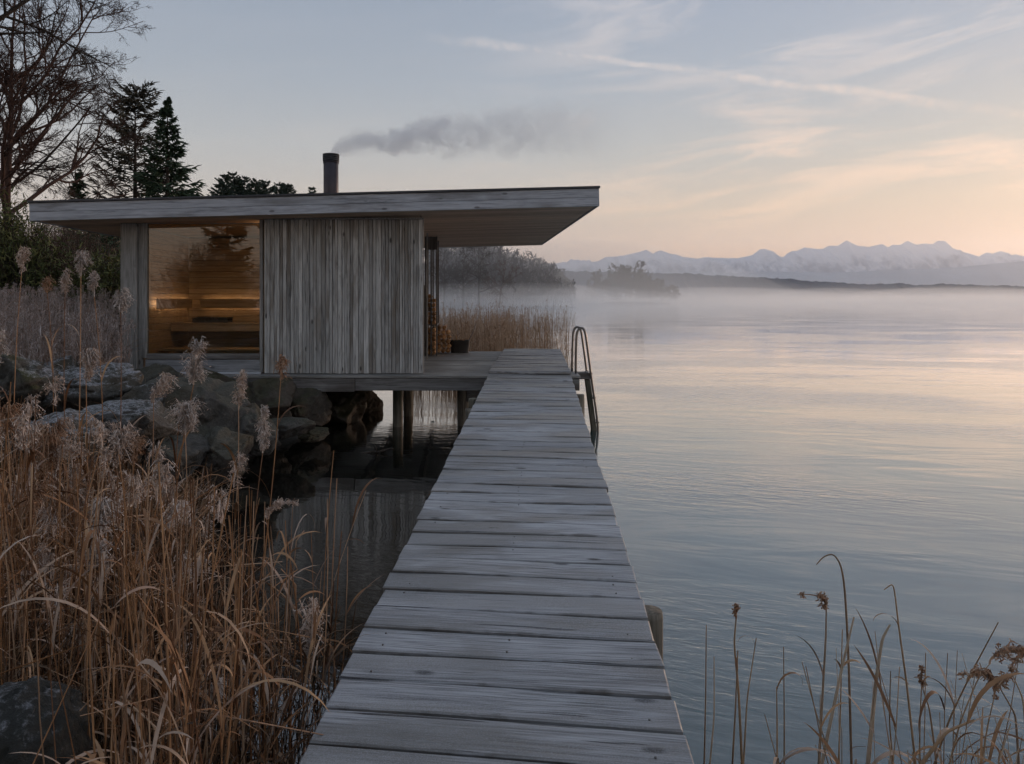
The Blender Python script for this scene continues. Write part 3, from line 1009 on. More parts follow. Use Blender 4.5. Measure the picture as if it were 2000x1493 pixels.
box('head_rail', SPX0 - 0.02, SPX1 + 0.01, FY - 0.095, FY - 0.002, SZ1 + 0.002, SZ1 + 0.028, M['post'], panel, 0.003)
box('side_stile', SPX1 + 0.001, SPX1 + 0.012, FY - 0.092, FY - 0.0, SZ0, SZ1, M['post'], panel, 0.002)
# interior
IY = 13.9
M['sauna_dim'] = M['sauna']
room = part_empty('sauna_room', ((gx0 + gx1) / 2, 12.8, bz0), sauna)
nb = 22
hb = (zroof(LX) - 0.03 - bz0) / nb
for k in range(nb):
    z0 = bz0 + 0.01 + k * hb
    box('wall_board', LX + 0.16, -2.2, IY, IY + 0.03, z0, z0 + hb - 0.006, M['sauna'], room, 0.004)
    box('wall_board', LX + 0.135, LX + 0.16, FY + 0.18, IY + 0.03, z0, z0 + hb - 0.006, M['sauna_y'], room, 0.004)
box('partition', -2.2, -2.14, FY + 0.15, IY, bz0, zroof(-2.2) - 0.02, M['sauna_y'], room, 0)
box('back_panel', LX + 0.14, -2.14, IY + 0.032, IY + 0.05, bz0, zroof(LX) - 0.02, M['void'], room, 0)
box('room_floor', LX + 0.17, -2.2, FY + 0.15, IY, bz0, bz0 + 0.02, M['void'], room, 0)
BZ = EYE - 0.40
for k in range(5):
    yb_ = 12.98 + k * 0.165
    box('bench_slat', LX + 0.18, -2.22, yb_, yb_ + 0.145, BZ - 0.035, BZ, M['sauna'], room, 0.006)
for k in range(3):
    yb_ = 12.45 + k * 0.16
    box('bench_slat', LX + 0.18, -2.22, yb_, yb_ + 0.145, BZ - 0.47, BZ - 0.435, M['sauna'], room, 0.006)
box('bench_front', LX + 0.18, -2.22, 12.99, 13.02, BZ - 0.15, BZ - 0.037, M['sauna'], room, 0.004)
box('backrest', LX + 0.42, -2.22, IY - 0.12, IY - 0.09, BZ + 0.26, BZ + 0.44, M['sauna'], room, 0.006)
box('backrest', LX + 0.25, LX + 0.28, 12.2, IY - 0.13, BZ + 0.26, BZ + 0.44, M['sauna_y'], room, 0.006)
box('light_strip', LX + 0.46, -2.25, IY - 0.085, IY - 0.075, BZ + 0.34, BZ + 0.37, M['led'], room, 0)
box('light_strip', LX + 0.235, LX + 0.245, 12.25, IY - 0.15, BZ + 0.34, BZ + 0.37, M['led'], room, 0)
box('hidden_fill_lamp', -3.10, -2.3, FY + 0.20, FY + 0.60, zroof(LX) - 0.09, zroof(LX) - 0.05, M['fill_lamp'], room, 0.004)  # unseen light added behind the sliding panel to brighten the room
# low headrest on the bench
hr = thing('headrest', (-4.55, 13.2, BZ), 'slatted wooden headrest lying on the sauna bench behind the glass', 'headrest')
for k in range(6):
    box('slat', -4.90 + k * 0.11, -4.90 + k * 0.11 + 0.09, 13.05, 13.42, BZ + 0.075, BZ + 0.10, M['beam_y'], hr, 0.004)
for yy in (13.08, 13.36):
    box('rail', -4.9, -4.26, yy, yy + 0.03, BZ + 0.002, BZ + 0.073, M['beam'], hr, 0.004)

# right side: the room ends behind the sliding panel, leaving an open porch with slim posts and a wood rack
WX = -1.55
zt = zroof(WX)
box('side_wall', WX - 0.10, WX, FY + 0.15, BACK_Y - 0.125, bz0, zt, M['batten'], sauna, 0.0)
zs = zroof(SIDE_X)
box('slim_post', -0.690, -0.662, 14.40, 14.44, bz0, zs, M['post'], sauna, 0.003)
box('slim_post', SIDE_X - 0.035, SIDE_X - 0.004, FY + 0.02, FY + 0.06, bz0, zs, M['post'], sauna, 0.003)
rack = part_empty('wood_rack', (-0.62, 15.7, bz0), sauna)
RKX0, RKX1 = -0.735, -0.525
for xx in (RKX0 - 0.03, -0.645, RKX1 - 0.002):
    for yy in (15.20, 16.27):
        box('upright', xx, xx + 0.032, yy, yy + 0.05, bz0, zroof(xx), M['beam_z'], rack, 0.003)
box('lintel', RKX0 - 0.03, RKX1 + 0.03, 15.17, 15.197, zroof(RKX0) - 0.28, zroof(RKX0) - 0.004, M['beam_z'], rack, 0.003)
box('side_board', RKX0 - 0.055, RKX0 - 0.033, 15.22, 16.3, bz0, bz0 + 1.5, M['beam_y'], rack, 0.003)
box('shelf', RKX0 - 0.03, RKX1 + 0.03, 15.255, 16.265, bz0 + 0.64, bz0 + 0.665, M['beam_y'], rack, 0.003)

# chimney flue
CYY = 13.5
cx = (646.5 - PX) * CYY / F
ch = part_empty('chimney', (cx, CYY, rz(cx) + FH), sauna)


def pz(py): return EYE + (PY - py) * CYY / F


cyl('flue_pipe', cx, CYY, rz(cx) + FH, pz(317), 0.140, M['steel'], ch, 28)
cyl('collar', cx, CYY, pz(319.5), pz(316.5), 0.150, M['steel'], ch, 28)
for k in range(4):
    z0 = pz(315.5 - k * 3.6)
    cyl('cap_ring', cx, CYY, z0, z0 + 0.026, 0.155, M['dark'], ch, 28)
cyl('cap_core', cx, CYY, pz(316), pz(302), 0.135, M['dark'], ch, 24)

# ------------------------------------------------------------------ ladder at the deck edge
lad = thing('swim_ladder', (1.95, 11.7, 0), 'steel swim ladder with tall hooped rails at the deck edge', 'ladder')


def lp(px, py, Y): return list(P(px, py, Y))


for Yr in (11.55, 11.93):
    base = 11.55
    x = lambda px: (px - PX) * base / F
    z = lambda py: EYE + (PY - py) * base / F
    pts = [(x(1124.5), z(731)), (x(1125), z(690)), (x(1126), z(657)), (x(1127.5), z(648)), (x(1131), z(642)), (x(1136), z(640.5)), (x(1140), z(643)), (x(1143), z(650)), (x(1145), z(662)),
           (x(1150), z(700)), (x(1156.5), z(750)), (x(1164), z(800)), (x(1168), z(835)), (x(1168), z(880))]
    arr = np.array([[a - 1.95, Yr - 11.7, b] for a, b in pts])
    # smooth
    t = np.linspace(0, len(arr) - 1, 60)
    sm = np.stack([np.interp(t, np.arange(len(arr)), arr[:, k]) for k in range(3)], -1)
    for _ in range(3):
        sm[1:-1] = (sm[:-2] + 2 * sm[1:-1] + sm[2:]) / 4
    mb = MB()
    mb.tubes(sm, np.full((1, len(sm)), 0.019), 10, cap=True)
    mb.build('rail', M['rail'], lad, (1.95, 11.7, 0), smooth=True)
for k in range(4):
    py = 700 + 48 * k + 30
    xx = (np.interp(py, [662, 750, 800, 835, 880], [1145, 1156.5, 1164, 1168, 1168]) - PX) * 11.55 / F
    zz = EYE + (PY - py) * 11.55 / F
    box('rung', xx - 0.03, xx + 0.03, 11.55, 11.93, zz - 0.012, zz + 0.012, M['rail'], lad, 0.004)
br = thing('ladder_bracket', (2.0, 11.75, 0), 'timber outrigger and slanted leg bracing the swim ladder', 'bracket')
box('outrigger', 1.885, P(1152, 0, 11.65).x, 11.60, 11.88, DECK_Z - 0.10, DECK_Z + 0.0, M['beam'], br, 0.006)
mb = MB()
a0, a1 = P(1147, 741, 11.7), P(1161, 850, 11.7)
leg = box_mesh(0.075, 0.14, (a1 - a0).length, 0.005, M['pile'])
link(bpy.data.objects.new('slanted_leg', leg), br, (a0 + a1) / 2, (0, math.atan2(-(a1.x - a0.x), (a0.z - a1.z)), 0))

# ------------------------------------------------------------------ firewood, tub
def log_mesh(axis, r, L, seed, mat):
    rg = np.random.default_rng(seed)
    n = rg.integers(5, 8)
    a = np.sort(rg.random(n)) * 2 * np.pi
    a = np.arange(n) / n * 2 * np.pi + rg.uniform(-.25, .25, n)
    rr = r * rg.uniform(0.82, 1.08, n)
    prof = np.stack([np.cos(a) * rr, np.sin(a) * rr], -1)
    v = []
    for s, t in ((0.94, -0.5), (1, -0.48), (1, 0.48), (0.94, 0.5)):
        for u, w in prof * s:
            v.append((t * L, u, w) if axis == 0 else (u, t * L, w))
    v = np.array(v)
    q = []
    for k in range(3):
        for j in range(n):
            j2 = (j + 1) % n
            q.append((k * n + j, k * n + j2, (k + 1) * n + j2, (k + 1) * n + j))
    tr = []
    for j in range(1, n - 1):
        tr.append((0, j + 1, j))
        tr.append((3 * n, 3 * n + j, 3 * n + j + 1))
    mb = MB()
    mb.add(v, q, tr)
    me = mb.mesh('log')
    me.materials.append(mat)
    return me


lm = [log_mesh(1, 0.048, 0.32, s_, M['log_end_y']) for s_ in range(8)]
for d_ in range(3):
    for r_ in range(13):
        for k in range(2):
            zz = DECK_Z + 0.058 + r_ * 0.096 + (0.06 if r_ > 5 else 0)
            if r_ == 12 and k == 1: continue
            o = bpy.data.objects.new('firewood_log', lm[(r_ * 3 + k + d_) % 8])
            link(o, None, (-0.684 + k * 0.104 + random.uniform(-.004, .004), 15.43 + d_ * 0.335 + random.uniform(-.02, .02), zz), (0, random.uniform(-.4, .4), 0))
            tag(o, 'split log in the tall rack between the dark uprights', 'log', 'logs stacked in the tall rack')
lm2 = [log_mesh(1, 0.055, 0.34, s + 20, M['log_end_y']) for s in range(8)]
for r_ in range(6):
    for k in range(3 if r_ < 5 else 2):
        xx = -0.495 + k * 0.105 + (0.02 if r_ % 2 else 0)
        o = bpy.data.objects.new('firewood_log', lm2[(r_ * 3 + k) % 8])
        link(o, None, (xx, 16.15 + random.uniform(-.02, .02), DECK_Z + 0.06 + r_ * 0.102), (0, random.uniform(-.3, .3), 0))
        tag(o, 'split log in the low stack between the post and the tub', 'log', 'logs in the low stack on the deck')

tx, ty = (898 - PX) * 16.2 / F, 16.2
tub = thing('kindling_tub', (tx, ty, DECK_Z), 'dark metal tub on the deck beside the low log stack', 'tub')
mb = MB()
n = 28
a = np.arange(n) / n * 2 * np.pi
rings = [(0.0, 0.20, 0.13), (0.27, 0.228, 0.15), (0.285, 0.234, 0.155), (0.285, 0.220, 0.142), (0.02, 0.192, 0.122)]
vv = np.concatenate([np.stack([np.sign(np.cos(a)) * np.abs(np.cos(a)) ** 0.6 * rx, np.sign(np.sin(a)) * np.abs(np.sin(a)) ** 0.6 * ry, np.full(n, z)], -1) for z, rx, ry in rings])
q = []
for k in range(len(rings) - 1):
    for j in range(n):
        q.append((k * n + j, k * n + (j + 1) % n, (k + 1) * n + (j + 1) % n, (k + 1) * n + j))
tr = [(4 * n, 4 * n + j + 1, 4 * n + j) for j in range(1, n - 1)]
mb.add(vv, q, tr)
mb.build('shell', M['tub'], tub, (tx, ty, DECK_Z), smooth=True)
for s in (-1, 1):
    mb = MB()
    th = np.linspace(0, math.pi, 9)
    mb.tubes(np.stack([np.full(9, s * 0.236) + s * 0.02 * np.sin(th), np.cos(th) * 0.05, 0.24 - 0.03 * np.sin(th)], -1), np.full((1, 9), 0.007), 6)
    mb.build('handle', M['tub'], tub, (tx, ty, DECK_Z))


def stick(name, p0, p1, r, mat, label, cat, group=None):
    mb = MB()
    p0, p1 = np.array(p0), np.array(p1)
    t = np.linspace(0, 1, 6)[:, None]
    pts = (p1 - p0) * t + np.random.default_rng(int(abs(p1[0]) * 1000)).normal(0, 0.006, (6, 3))
    mb.tubes(pts, np.linspace(r, r * 0.6, 6)[None], 6, cap=True)
    o = mb.build(name, mat, None, p0)
    return tag(o, label, cat, group)


stick('poker', (tx + 0.13, ty, DECK_Z + 0.04), tuple(P(929, 632, 16.2)), 0.011, M['beam'], 'long thin stick leaning out of the dark tub', 'stick')
stick('kindling', (tx - 0.02, ty - 0.02, DECK_Z + 0.04), tuple(P(891, 655, 16.2)), 0.018, M['log_end'], 'short stub of kindling poking up from the tub', 'stick')
for k in range(7):
    stick('kindling', (tx - 0.16 + 0.05 * k, ty + random.uniform(-.06, .06), DECK_Z + 0.04), (tx - 0.15 + 0.05 * k + random.uniform(-.04, .04), ty + random.uniform(-.07, .07), DECK_Z + 0.275 + random.uniform(0, .03)), 0.018, M['log_end'],
          'split kindling stick standing inside the dark tub', 'stick', 'kindling inside the tub')

# ------------------------------------------------------------------ boulders
def rock(px, py, Y, sx, sy, sz, seed, mat, label, name='boulder', rotz=None, planes=15):
    """px,py: photo position of the rock's centre at depth Y; sizes in metres (full extents)"""
    rg = np.random.default_rng(seed)
    bm = bmesh.new()
    bmesh.ops.create_icosphere(bm, subdivisions=5, radius=0.5)
    v = np.array([w.co for w in bm.verts])
    # facets: clip against random planes
    for _ in range(planes):
        nrm = rg.normal(size=3)
        nrm /= np.linalg.norm(nrm)
        lim = rg.uniform(0.24, 0.42)
        d = v @ nrm
        over = np.clip(d - lim, 0, None)
        v = v - 0.96 * over[:, None] * nrm
    s = fbm(v * 2.4 + seed * 1.37, 4) - 0.5
    s2 = fbm(v * 9.0 + seed * 2.1, 4) - 0.5
    nv = v / np.linalg.norm(v, axis=1, keepdims=True)
    s3 = np.abs(fbm(v * 5.0 + seed * 0.7, 3) - 0.5)      # seams and cracks
    v = v + nv * (s * 0.16 + s2 * 0.10 - 0.05 * np.clip(1 - s3 / 0.035, 0, 1))[:, None]
    v = v * np.array([sx, sy, sz]) * 1.25
    for w, co in zip(bm.verts, v):
        w.co = co
    for f in bm.faces:
        f.smooth = True
    me = bpy.data.meshes.new('rock')
    bm.to_mesh(me)
    bm.free()
    me.materials.append(mat)
    o = bpy.data.objects.new(name, me)
    p = P(px, py, Y)
    link(o, None, p, (rg.uniform(-.1, .1), rg.uniform(-.1, .1), rg.uniform(-.5, .5) if rotz is None else rotz))
    return tag(o, label, 'boulder')


R = M['rock']; RF = M['rock_frost']; RM = M['rock_moss']; RW = M['rock_wet']
rock(28, 750, 7.6, 0.75, 0.8, 0.62, 1, RM, 'mossy frost-dusted boulder at the left edge beside the grass tuft')
rock(190, 772, 8.3, 1.25, 1.1, 0.68, 2, RF, 'broad frost-topped boulder below the cabin corner post')
rock(110, 740, 9.6, 0.9, 0.9, 0.5, 22, RF, 'frosted boulder behind the mossy one, under the tall reeds')
rock(395, 815, 8.2, 1.25, 1.2, 0.95, 3, R, 'largest dark boulder below the window sill')
rock(300, 800, 7.9, 0.55, 0.6, 0.45, 23, RF, 'small frosted boulder wedged left of the largest dark one')
rock(235, 835, 6.9, 0.95, 0.9, 0.6, 4, RF, 'frost-streaked boulder leaning right in the middle of the reeds')
rock(120, 872, 6.2, 0.9, 0.9, 0.5, 5, RF, 'low frosted slab among reeds left of the rock pile')
rock(330, 885, 7.0, 0.6, 0.7, 0.5, 24, R, 'dull boulder in the reeds before the largest dark one')
rock(432, 885, 7.3, 0.62, 0.65, 0.55, 6, R, 'brown-faced boulder standing in the water below the largest one')
rock(480, 850, 8.1, 0.55, 0.7, 0.62, 7, R, 'upright grey boulder on the right shoulder of the rock pile')
rock(512, 862, 8.5, 0.42, 0.5, 0.26, 25, RF, 'small pale stone at the waterline right of the rock pile')
rock(560, 838, 9.6, 0.62, 0.6, 0.36, 8, R, 'pale-topped angular stone at the waterline under the deck edge')
rock(618, 850, 10.0, 0.45, 0.5, 0.16, 26, RW, 'flat wet stone barely above the dark water')
rock(590, 800, 11.2, 0.75, 0.8, 0.65, 9, RW, 'rounded brown boulder under the deck beam')
rock(520, 795, 10.6, 0.95, 0.9, 0.75, 10, RW, 'shaded mossy boulder beneath the sliding panel')
rock(660, 800, 12.6, 0.95, 1.0, 0.85, 11, RW, 'dark boulder deep under the deck left of the piles')
rock(715, 795, 13.8, 0.75, 0.9, 0.8, 12, RW, 'furthest boulder under the deck next to the piles')
rock(430, 775, 10.4, 1.1, 1.0, 0.8, 13, RW, 'shaded boulder under the deck below the window corner')
rock(300, 765, 10.0, 1.2, 1.0, 0.7, 27, R, 'dark boulder tucked under the window sill board')
rock(38, 1462, 2.35, 0.33, 0.4, 0.30, 14, M['rock_speck'], 'frost-speckled black boulder in the bottom left corner', planes=0)
rock(30, 860, 7.0, 0.9, 0.9, 0.5, 28, RF, 'half-hidden frosted boulder among reeds at the left edge')
rock(742, 872, 8.9, 0.1, 0.1, 0.04, 29, RW, 'tiny wet stone breaking the dark water') if False else None

# rubble filling the gaps along the waterline
def rubble():
    rg = np.random.default_rng(91)
    mb = MB()
    bm = bmesh.new()
    bmesh.ops.create_icosphere(bm, subdivisions=2, radius=0.5)
    bm.verts.ensure_lookup_table()
    v0 = np.array([w.co for w in bm.verts])
    tr = np.array([[w.index for w in f_.verts] for f_ in bm.faces])
    bm.free()
    for k in range(420):
        y_ = rg.uniform(6.0, 13.5)
        x_ = np.interp(y_, SY, SX) + rg.normal(-0.1, 0.45)
        z_ = max(float(shore_z(np.array([x_]), np.array([y_]))[0]), -0.12)
        sz = rg.uniform(0.07, 0.26)
        v = v0.copy()
        for _ in range(7):
            nr = rg.normal(size=3)
            nr /= np.linalg.norm(nr)
            v = v - 0.95 * np.clip(v @ nr - rg.uniform(0.22, 0.4), 0, None)[:, None] * nr
        v = v * np.array([sz * rg.uniform(.8, 1.5), sz * rg.uniform(.8, 1.5), sz * rg.uniform(.5, .9)])
        mb.add(v + np.array([x_, y_, z_ + 0.02]), None, tr, rg.random())
    tag(mb.build('shore_rubble', M['rock']), 'small broken stones filling the gaps between the boulders', 'rubble', kind='stuff')


rubble()

# sunken branch in the dark water
fb = MB()
b0 = P(672, 888, 9.9)
for pts, r in [([(672, 889), (700, 887), (715, 885), (728, 882), (736, 884)], .014), ([(736, 884), (734, 874), (730, 868)], .010), ([(737, 885), (746, 880), (749, 876)], .008), ([(736, 884), (752, 879), (764, 876), (768, 878)], .014)]:
    arr = np.array([list(P(a_, b_, 9.9) - b0) for a_, b_ in pts])
    fb.tubes(arr, np.linspace(r, r * .6, len(arr))[None], 6, cap=True)
tag(fb.build('driftwood_branch', M['bark'], None, b0), 'forked driftwood branch lying in the dark water beside the jetty', 'branch')

# ------------------------------------------------------------------ reeds
def curve_stems(base, tip, bow, K=7):
    """batch of slightly bowed stems base->tip (B,3); bow (B,3) sideways at mid"""
    t = np.linspace(0, 1, K)[None, :, None]
    return base[:, None] * (1 - t) + tip[:, None] * t + bow[:, None] * (4 * t * (1 - t))


def plume_geo(mb, top, length, width, droop, n, rg, rnd0=None):
    """feathery reed head: axis hangs over along droop, with drooping hair-like filaments"""
    K = 9
    t = np.linspace(0, 1, K)
    d = np.array(droop, dtype=float)
    axis = np.array([0, 0, 1.0])[None] * (t * length * (1 - 0.35 * np.linalg.norm(d)))[:, None] + d[None] * (length * t ** 2)[:, None]
    axis[:, 2] -= np.linalg.norm(d) * length * 0.55 * t ** 2.2
    axis = axis + np.array(top)
    mb.tubes(axis, np.linspace(0.004, 0.0012, K)[None], 4, rnd=0.3)
    nc = max(6, min(26, n // 9))
    uc = np.sort(rg.random(nc) ** 0.85)
    tc_ = rg.random(nc) * 2 * np.pi
    lc = rg.uniform(0.45, 1.45, nc)
    ci = rg.integers(0, nc, n)
    u = np.clip(uc[ci] + rg.normal(0, 0.035, n), 0.0, 1.0)
    pos = np.stack([np.interp(u, t, axis[:, k]) for k in range(3)], -1)
    th = tc_[ci] + rg.normal(0, 0.45, n)
    w = lc[ci] * width * np.sin(np.pi * np.clip(u * 0.85 + 0.12, 0, 1)) ** 0.8
    out = np.stack([np.cos(th), np.sin(th), np.zeros(n)], -1)
    L = (0.5 + 0.8 * rg.random(n)) * w
    up = 0.9 * rg.random(n) + 0.2
    p1 = pos + out * (L * 0.45)[:, None] + np.array([0, 0, 1.0]) * (L * up)[:, None] + d[None] * (L * 0.5)[:, None]
    p2 = p1 + out * (L * 0.45)[:, None] + d[None] * (L * 0.5)[:, None] + np.array([0, 0, -1.0]) * (L * (0.15 + 0.55 * rg.random(n)))[:, None]
    Pt = np.stack([pos, p1, p2], 1)
    side = np.cross(out, np.array([0, 0, 1.0])) + rg.normal(0, 0.6, (n, 3))
    side /= np.linalg.norm(side, axis=1, keepdims=True)
    r_ = rg.random(n)
    mb.ribbons(Pt, side, np.stack([np.full(n, 0.0016), np.full(n, 0.0040), np.full(n, 0.0018)], 1), r_)
    # seed tufts at filament ends
    m = n * 2
    j = rg.integers(0, n, m)
    mf = rg.random((m, 1))
    q0 = p1[j] * (1 - mf) + p2[j] * mf + rg.normal(0, 0.003, (m, 3))
    dirn = rg.normal(0, 1, (m, 3))
    dirn[:, 2] -= 0.6
    dirn /= np.linalg.norm(dirn, axis=1, keepdims=True)
    q1 = q0 + dirn * (0.010 + 0.012 * rg.random((m, 1))) * min(1.0, width / 0.045 + 0.12)
    s2 = np.cross(dirn, rg.normal(0, 1, (m, 3)))
    s2 /= np.linalg.norm(s2, axis=1, keepdims=True) + 1e-9
    mb.ribbons(np.stack([q0, q1], 1), s2, 0.0042, rg.random(m))


def leaf_geo(mb, base, dirn, length, width, bend, rg, rnd):
    """a long blade leaving the stem, arching over and hanging"""
    K = 9
    t = np.linspace(0, 1, K)
    d = np.array([math.cos(dirn), math.sin(dirn), 0.0])
    el = math.radians(72) - bend * t ** 1.3
    step = length / (K - 1)
    pts = [np.array(base, dtype=float)]
    for k in range(K - 1):
        pts.append(pts[-1] + step * (d * math.cos(el[k]) + np.array([0, 0, math.sin(el[k])])))
    side = np.array([-d[1], d[0], 0.25])
    side /= np.linalg.norm(side)
    w = width * np.sin(np.pi * np.clip(0.16 + 0.84 * t, 0, 1)) ** 0.7
    mb.ribbons(np.array(pts)[None], side[None], w[None], rnd)


def tall_reed(tip, Y, base_px, plume, label, mat='plume', seed=0, leaves=2, r=0.0045, base_z=None, stem_mat='stem', leaf_mat='leaf', group=None, cat='reed'):
    """tip: pixel of the top of the stem (where the plume begins); plume: (length, width, (dx,dy), n) or None"""
    rg = np.random.default_rng(seed + 100)
    top = P(tip[0], tip[1], Y)
    bz = 0.0 if base_z is None else base_z
    bx = P(base_px, 0, Y).x
    root = Vector((bx, Y + rg.uniform(-.05, .05), bz - 0.05))
    o = thing('reed', root, label, cat, group)
    mb = MB()
    loc = np.array([[0, 0, 0.0]])
    tp = np.array([list(top - root)])
    st = curve_stems(loc, tp, rg.normal(0, 0.025, (1, 3)) * np.array([1, 1, 0]), 10)
    mb.tubes(st, np.linspace(r, r * 0.55, 10)[None], 6, rnd=float(rg.random()))
    mb.build('stem', M[stem_mat], o, root)
    if plume:
        L, Wd, dr, n = plume
        mb = MB()
        plume_geo(mb, tp[0], L, Wd, (dr[0], dr[1], 0), int(n * 1.6), rg)
        tag(mb.build('plume', M[mat], o, root), kind='stuff')
    for k in range(leaves):
        f_ = 0.35 + 0.5 * rg.random()
        b_ = st[0, int(f_ * 9)]
        mb = MB()
        leaf_geo(mb, b_, rg.random() * 2 * math.pi, 0.30 + 0.25 * rg.random(), 0.012 + 0.008 * rg.random(), 1.2 + 1.6 * rg.random(), rg, float(rg.random()))
        mb.build('leaf', M[leaf_mat], o, root)
    return o


T = tall_reed
T((42, 535), 6.2, 25, (0.24, 0.055, (0.10, 0), 170), 'tall reed with a tapering brown plume against the dark shrubs near the left edge', 'plume', 1)
T((92, 572), 6.6, 92, (0.13, 0.05, (0.05, 0), 110), 'reed with a short rusty plume just right of the tapering one', 'plume_brown', 2)
T((127, 572), 6.0, 138, (0.19, 0.055, (0.0, 0), 150), 'slender reed with a thin beige plume left of the frosty one', 'plume', 3)
T((158, 540), 5.8, 145, (0.19, 0.075, (0.05, 0.05), 220), 'tall reed with a thick frosty plume left of the cabin corner', 'plume_frost', 4)
T((184, 580), 6.1, 190, (0.22, 0.05, (0.02, 0), 160), 'straight reed with a narrow frosty plume next to the thick one', 'plume_frost', 5)
T((236, 610), 5.6, 222, (0.20, 0.07, (0.16, 0), 170), 'reed whose frosty plume hangs across the cabin corner post', 'plume_frost', 6)
T((378, 752), 4.6, 330, (0.30, 0.085, (0.16, 0.0), 330), 'big frosty plume on a leaning stem before the window sill', 'plume_frost', 7)
T((362, 850), 4.4, 350, (0.19, 0.095, (0.03, 0.05), 330), 'reed with a bushy frosty drooping head before the dark boulder', 'plume_frost', 8)
T((466, 800), 5.0, 440, (0.30, 0.045, (0.10, 0), 210), 'reed with a long narrow plume crossing the deck beam', 'plume', 9)
T((548, 745), 5.2, 505, (0.19, 0.06, (0.10, 0.0), 150), 'yellowish reed with a loose plume before the sliding panel', 'plume_brown', 10)
T((513, 885), 4.6, 490, (0.31, 0.055, (0.06, 0), 280), 'reed with a ragged frosty plume over the waterline stones', 'plume_frost', 11)
T((300, 785), 5.2, 285, (0.26, 0.075, (0.42, 0.1), 220), 'reed whose plume arches right over the frosted boulders', 'plume', 12)
T((190, 1048), 3.5, 200, (0.20, 0.085, (0.22, -0.05), 280), 'pinkish frosty plume in the middle of the reed bed', 'plume_frost', 13)
T((185, 1108), 3.4, 190, (0.15, 0.075, (0.0, -0.1), 240), 'pale matted plume just below the pinkish one', 'plume_frost', 14)
T((88, 925), 4.2, 70, (0.34, 0.105, (0.24, -0.05), 380), 'large rust-brown bushy plume left of the rock pile', 'plume_brown', 15)
T((-4, 715), 4.6, 10, (0.20, 0.07, (0.05, 0), 220), 'frosty plume cut by the left edge above the mossy boulder', 'plume_frost', 16)
T((168, 742), 5.0, 165, (0.24, 0.07, (0.22, 0), 220), 'drooping tan plume over the broad frost-topped boulder', 'plume', 17)
T((228, 915), 4.3, 222, (0.28, 0.08, (0.18, 0), 260), 'tan feathery plume in the reeds below the frost-streaked boulder', 'plume', 18)
T((520, 1010), 3.9, 505, (0.22, 0.03, (0.75, 0), 120), 'reed with a thin head arching right over the dark water', 'plume', 19)
T((10, 850), 4.4, 20, (0.22, 0.07, (0.25, 0), 200), 'brown drooping plume at the left edge below the mossy boulder', 'plume_brown', 20)
T((262, 905), 5.0, 250, (0.20, 0.06, (0.2, 0), 180), 'rusty reed head hanging before the frost-streaked boulder', 'plume_brown', 21)
T((652, 880), 4.6, 628, None, 'bare leaning stem rising highest over the dark water', 'plume', 22, 1, 0.004)
T((658, 935), 3.9, 640, None, 'bare stem beside the jetty just below the highest one', 'plume', 23, 0, 0.005)
T((715, 958), 4.4, 612, None, 'thin stem leaning right toward the jetty edge', 'plume', 24, 1, 0.0035)
T((352, 560 + 250), 5.4, 372, None, 'straight bare stem in front of the largest dark boulder', 'plume', 25, 2, 0.004)
T((330, 1040), 3.3, 325, (0.16, 0.05, (0.3, 0), 130), 'thin tan head leaning right at the centre of the reed bed', 'plume', 26)
T((60, 1010), 3.4, 70, (0.2, 0.06, (0.3, 0), 180), 'rusty head deep in the reed bed at far left', 'plume_brown', 27)


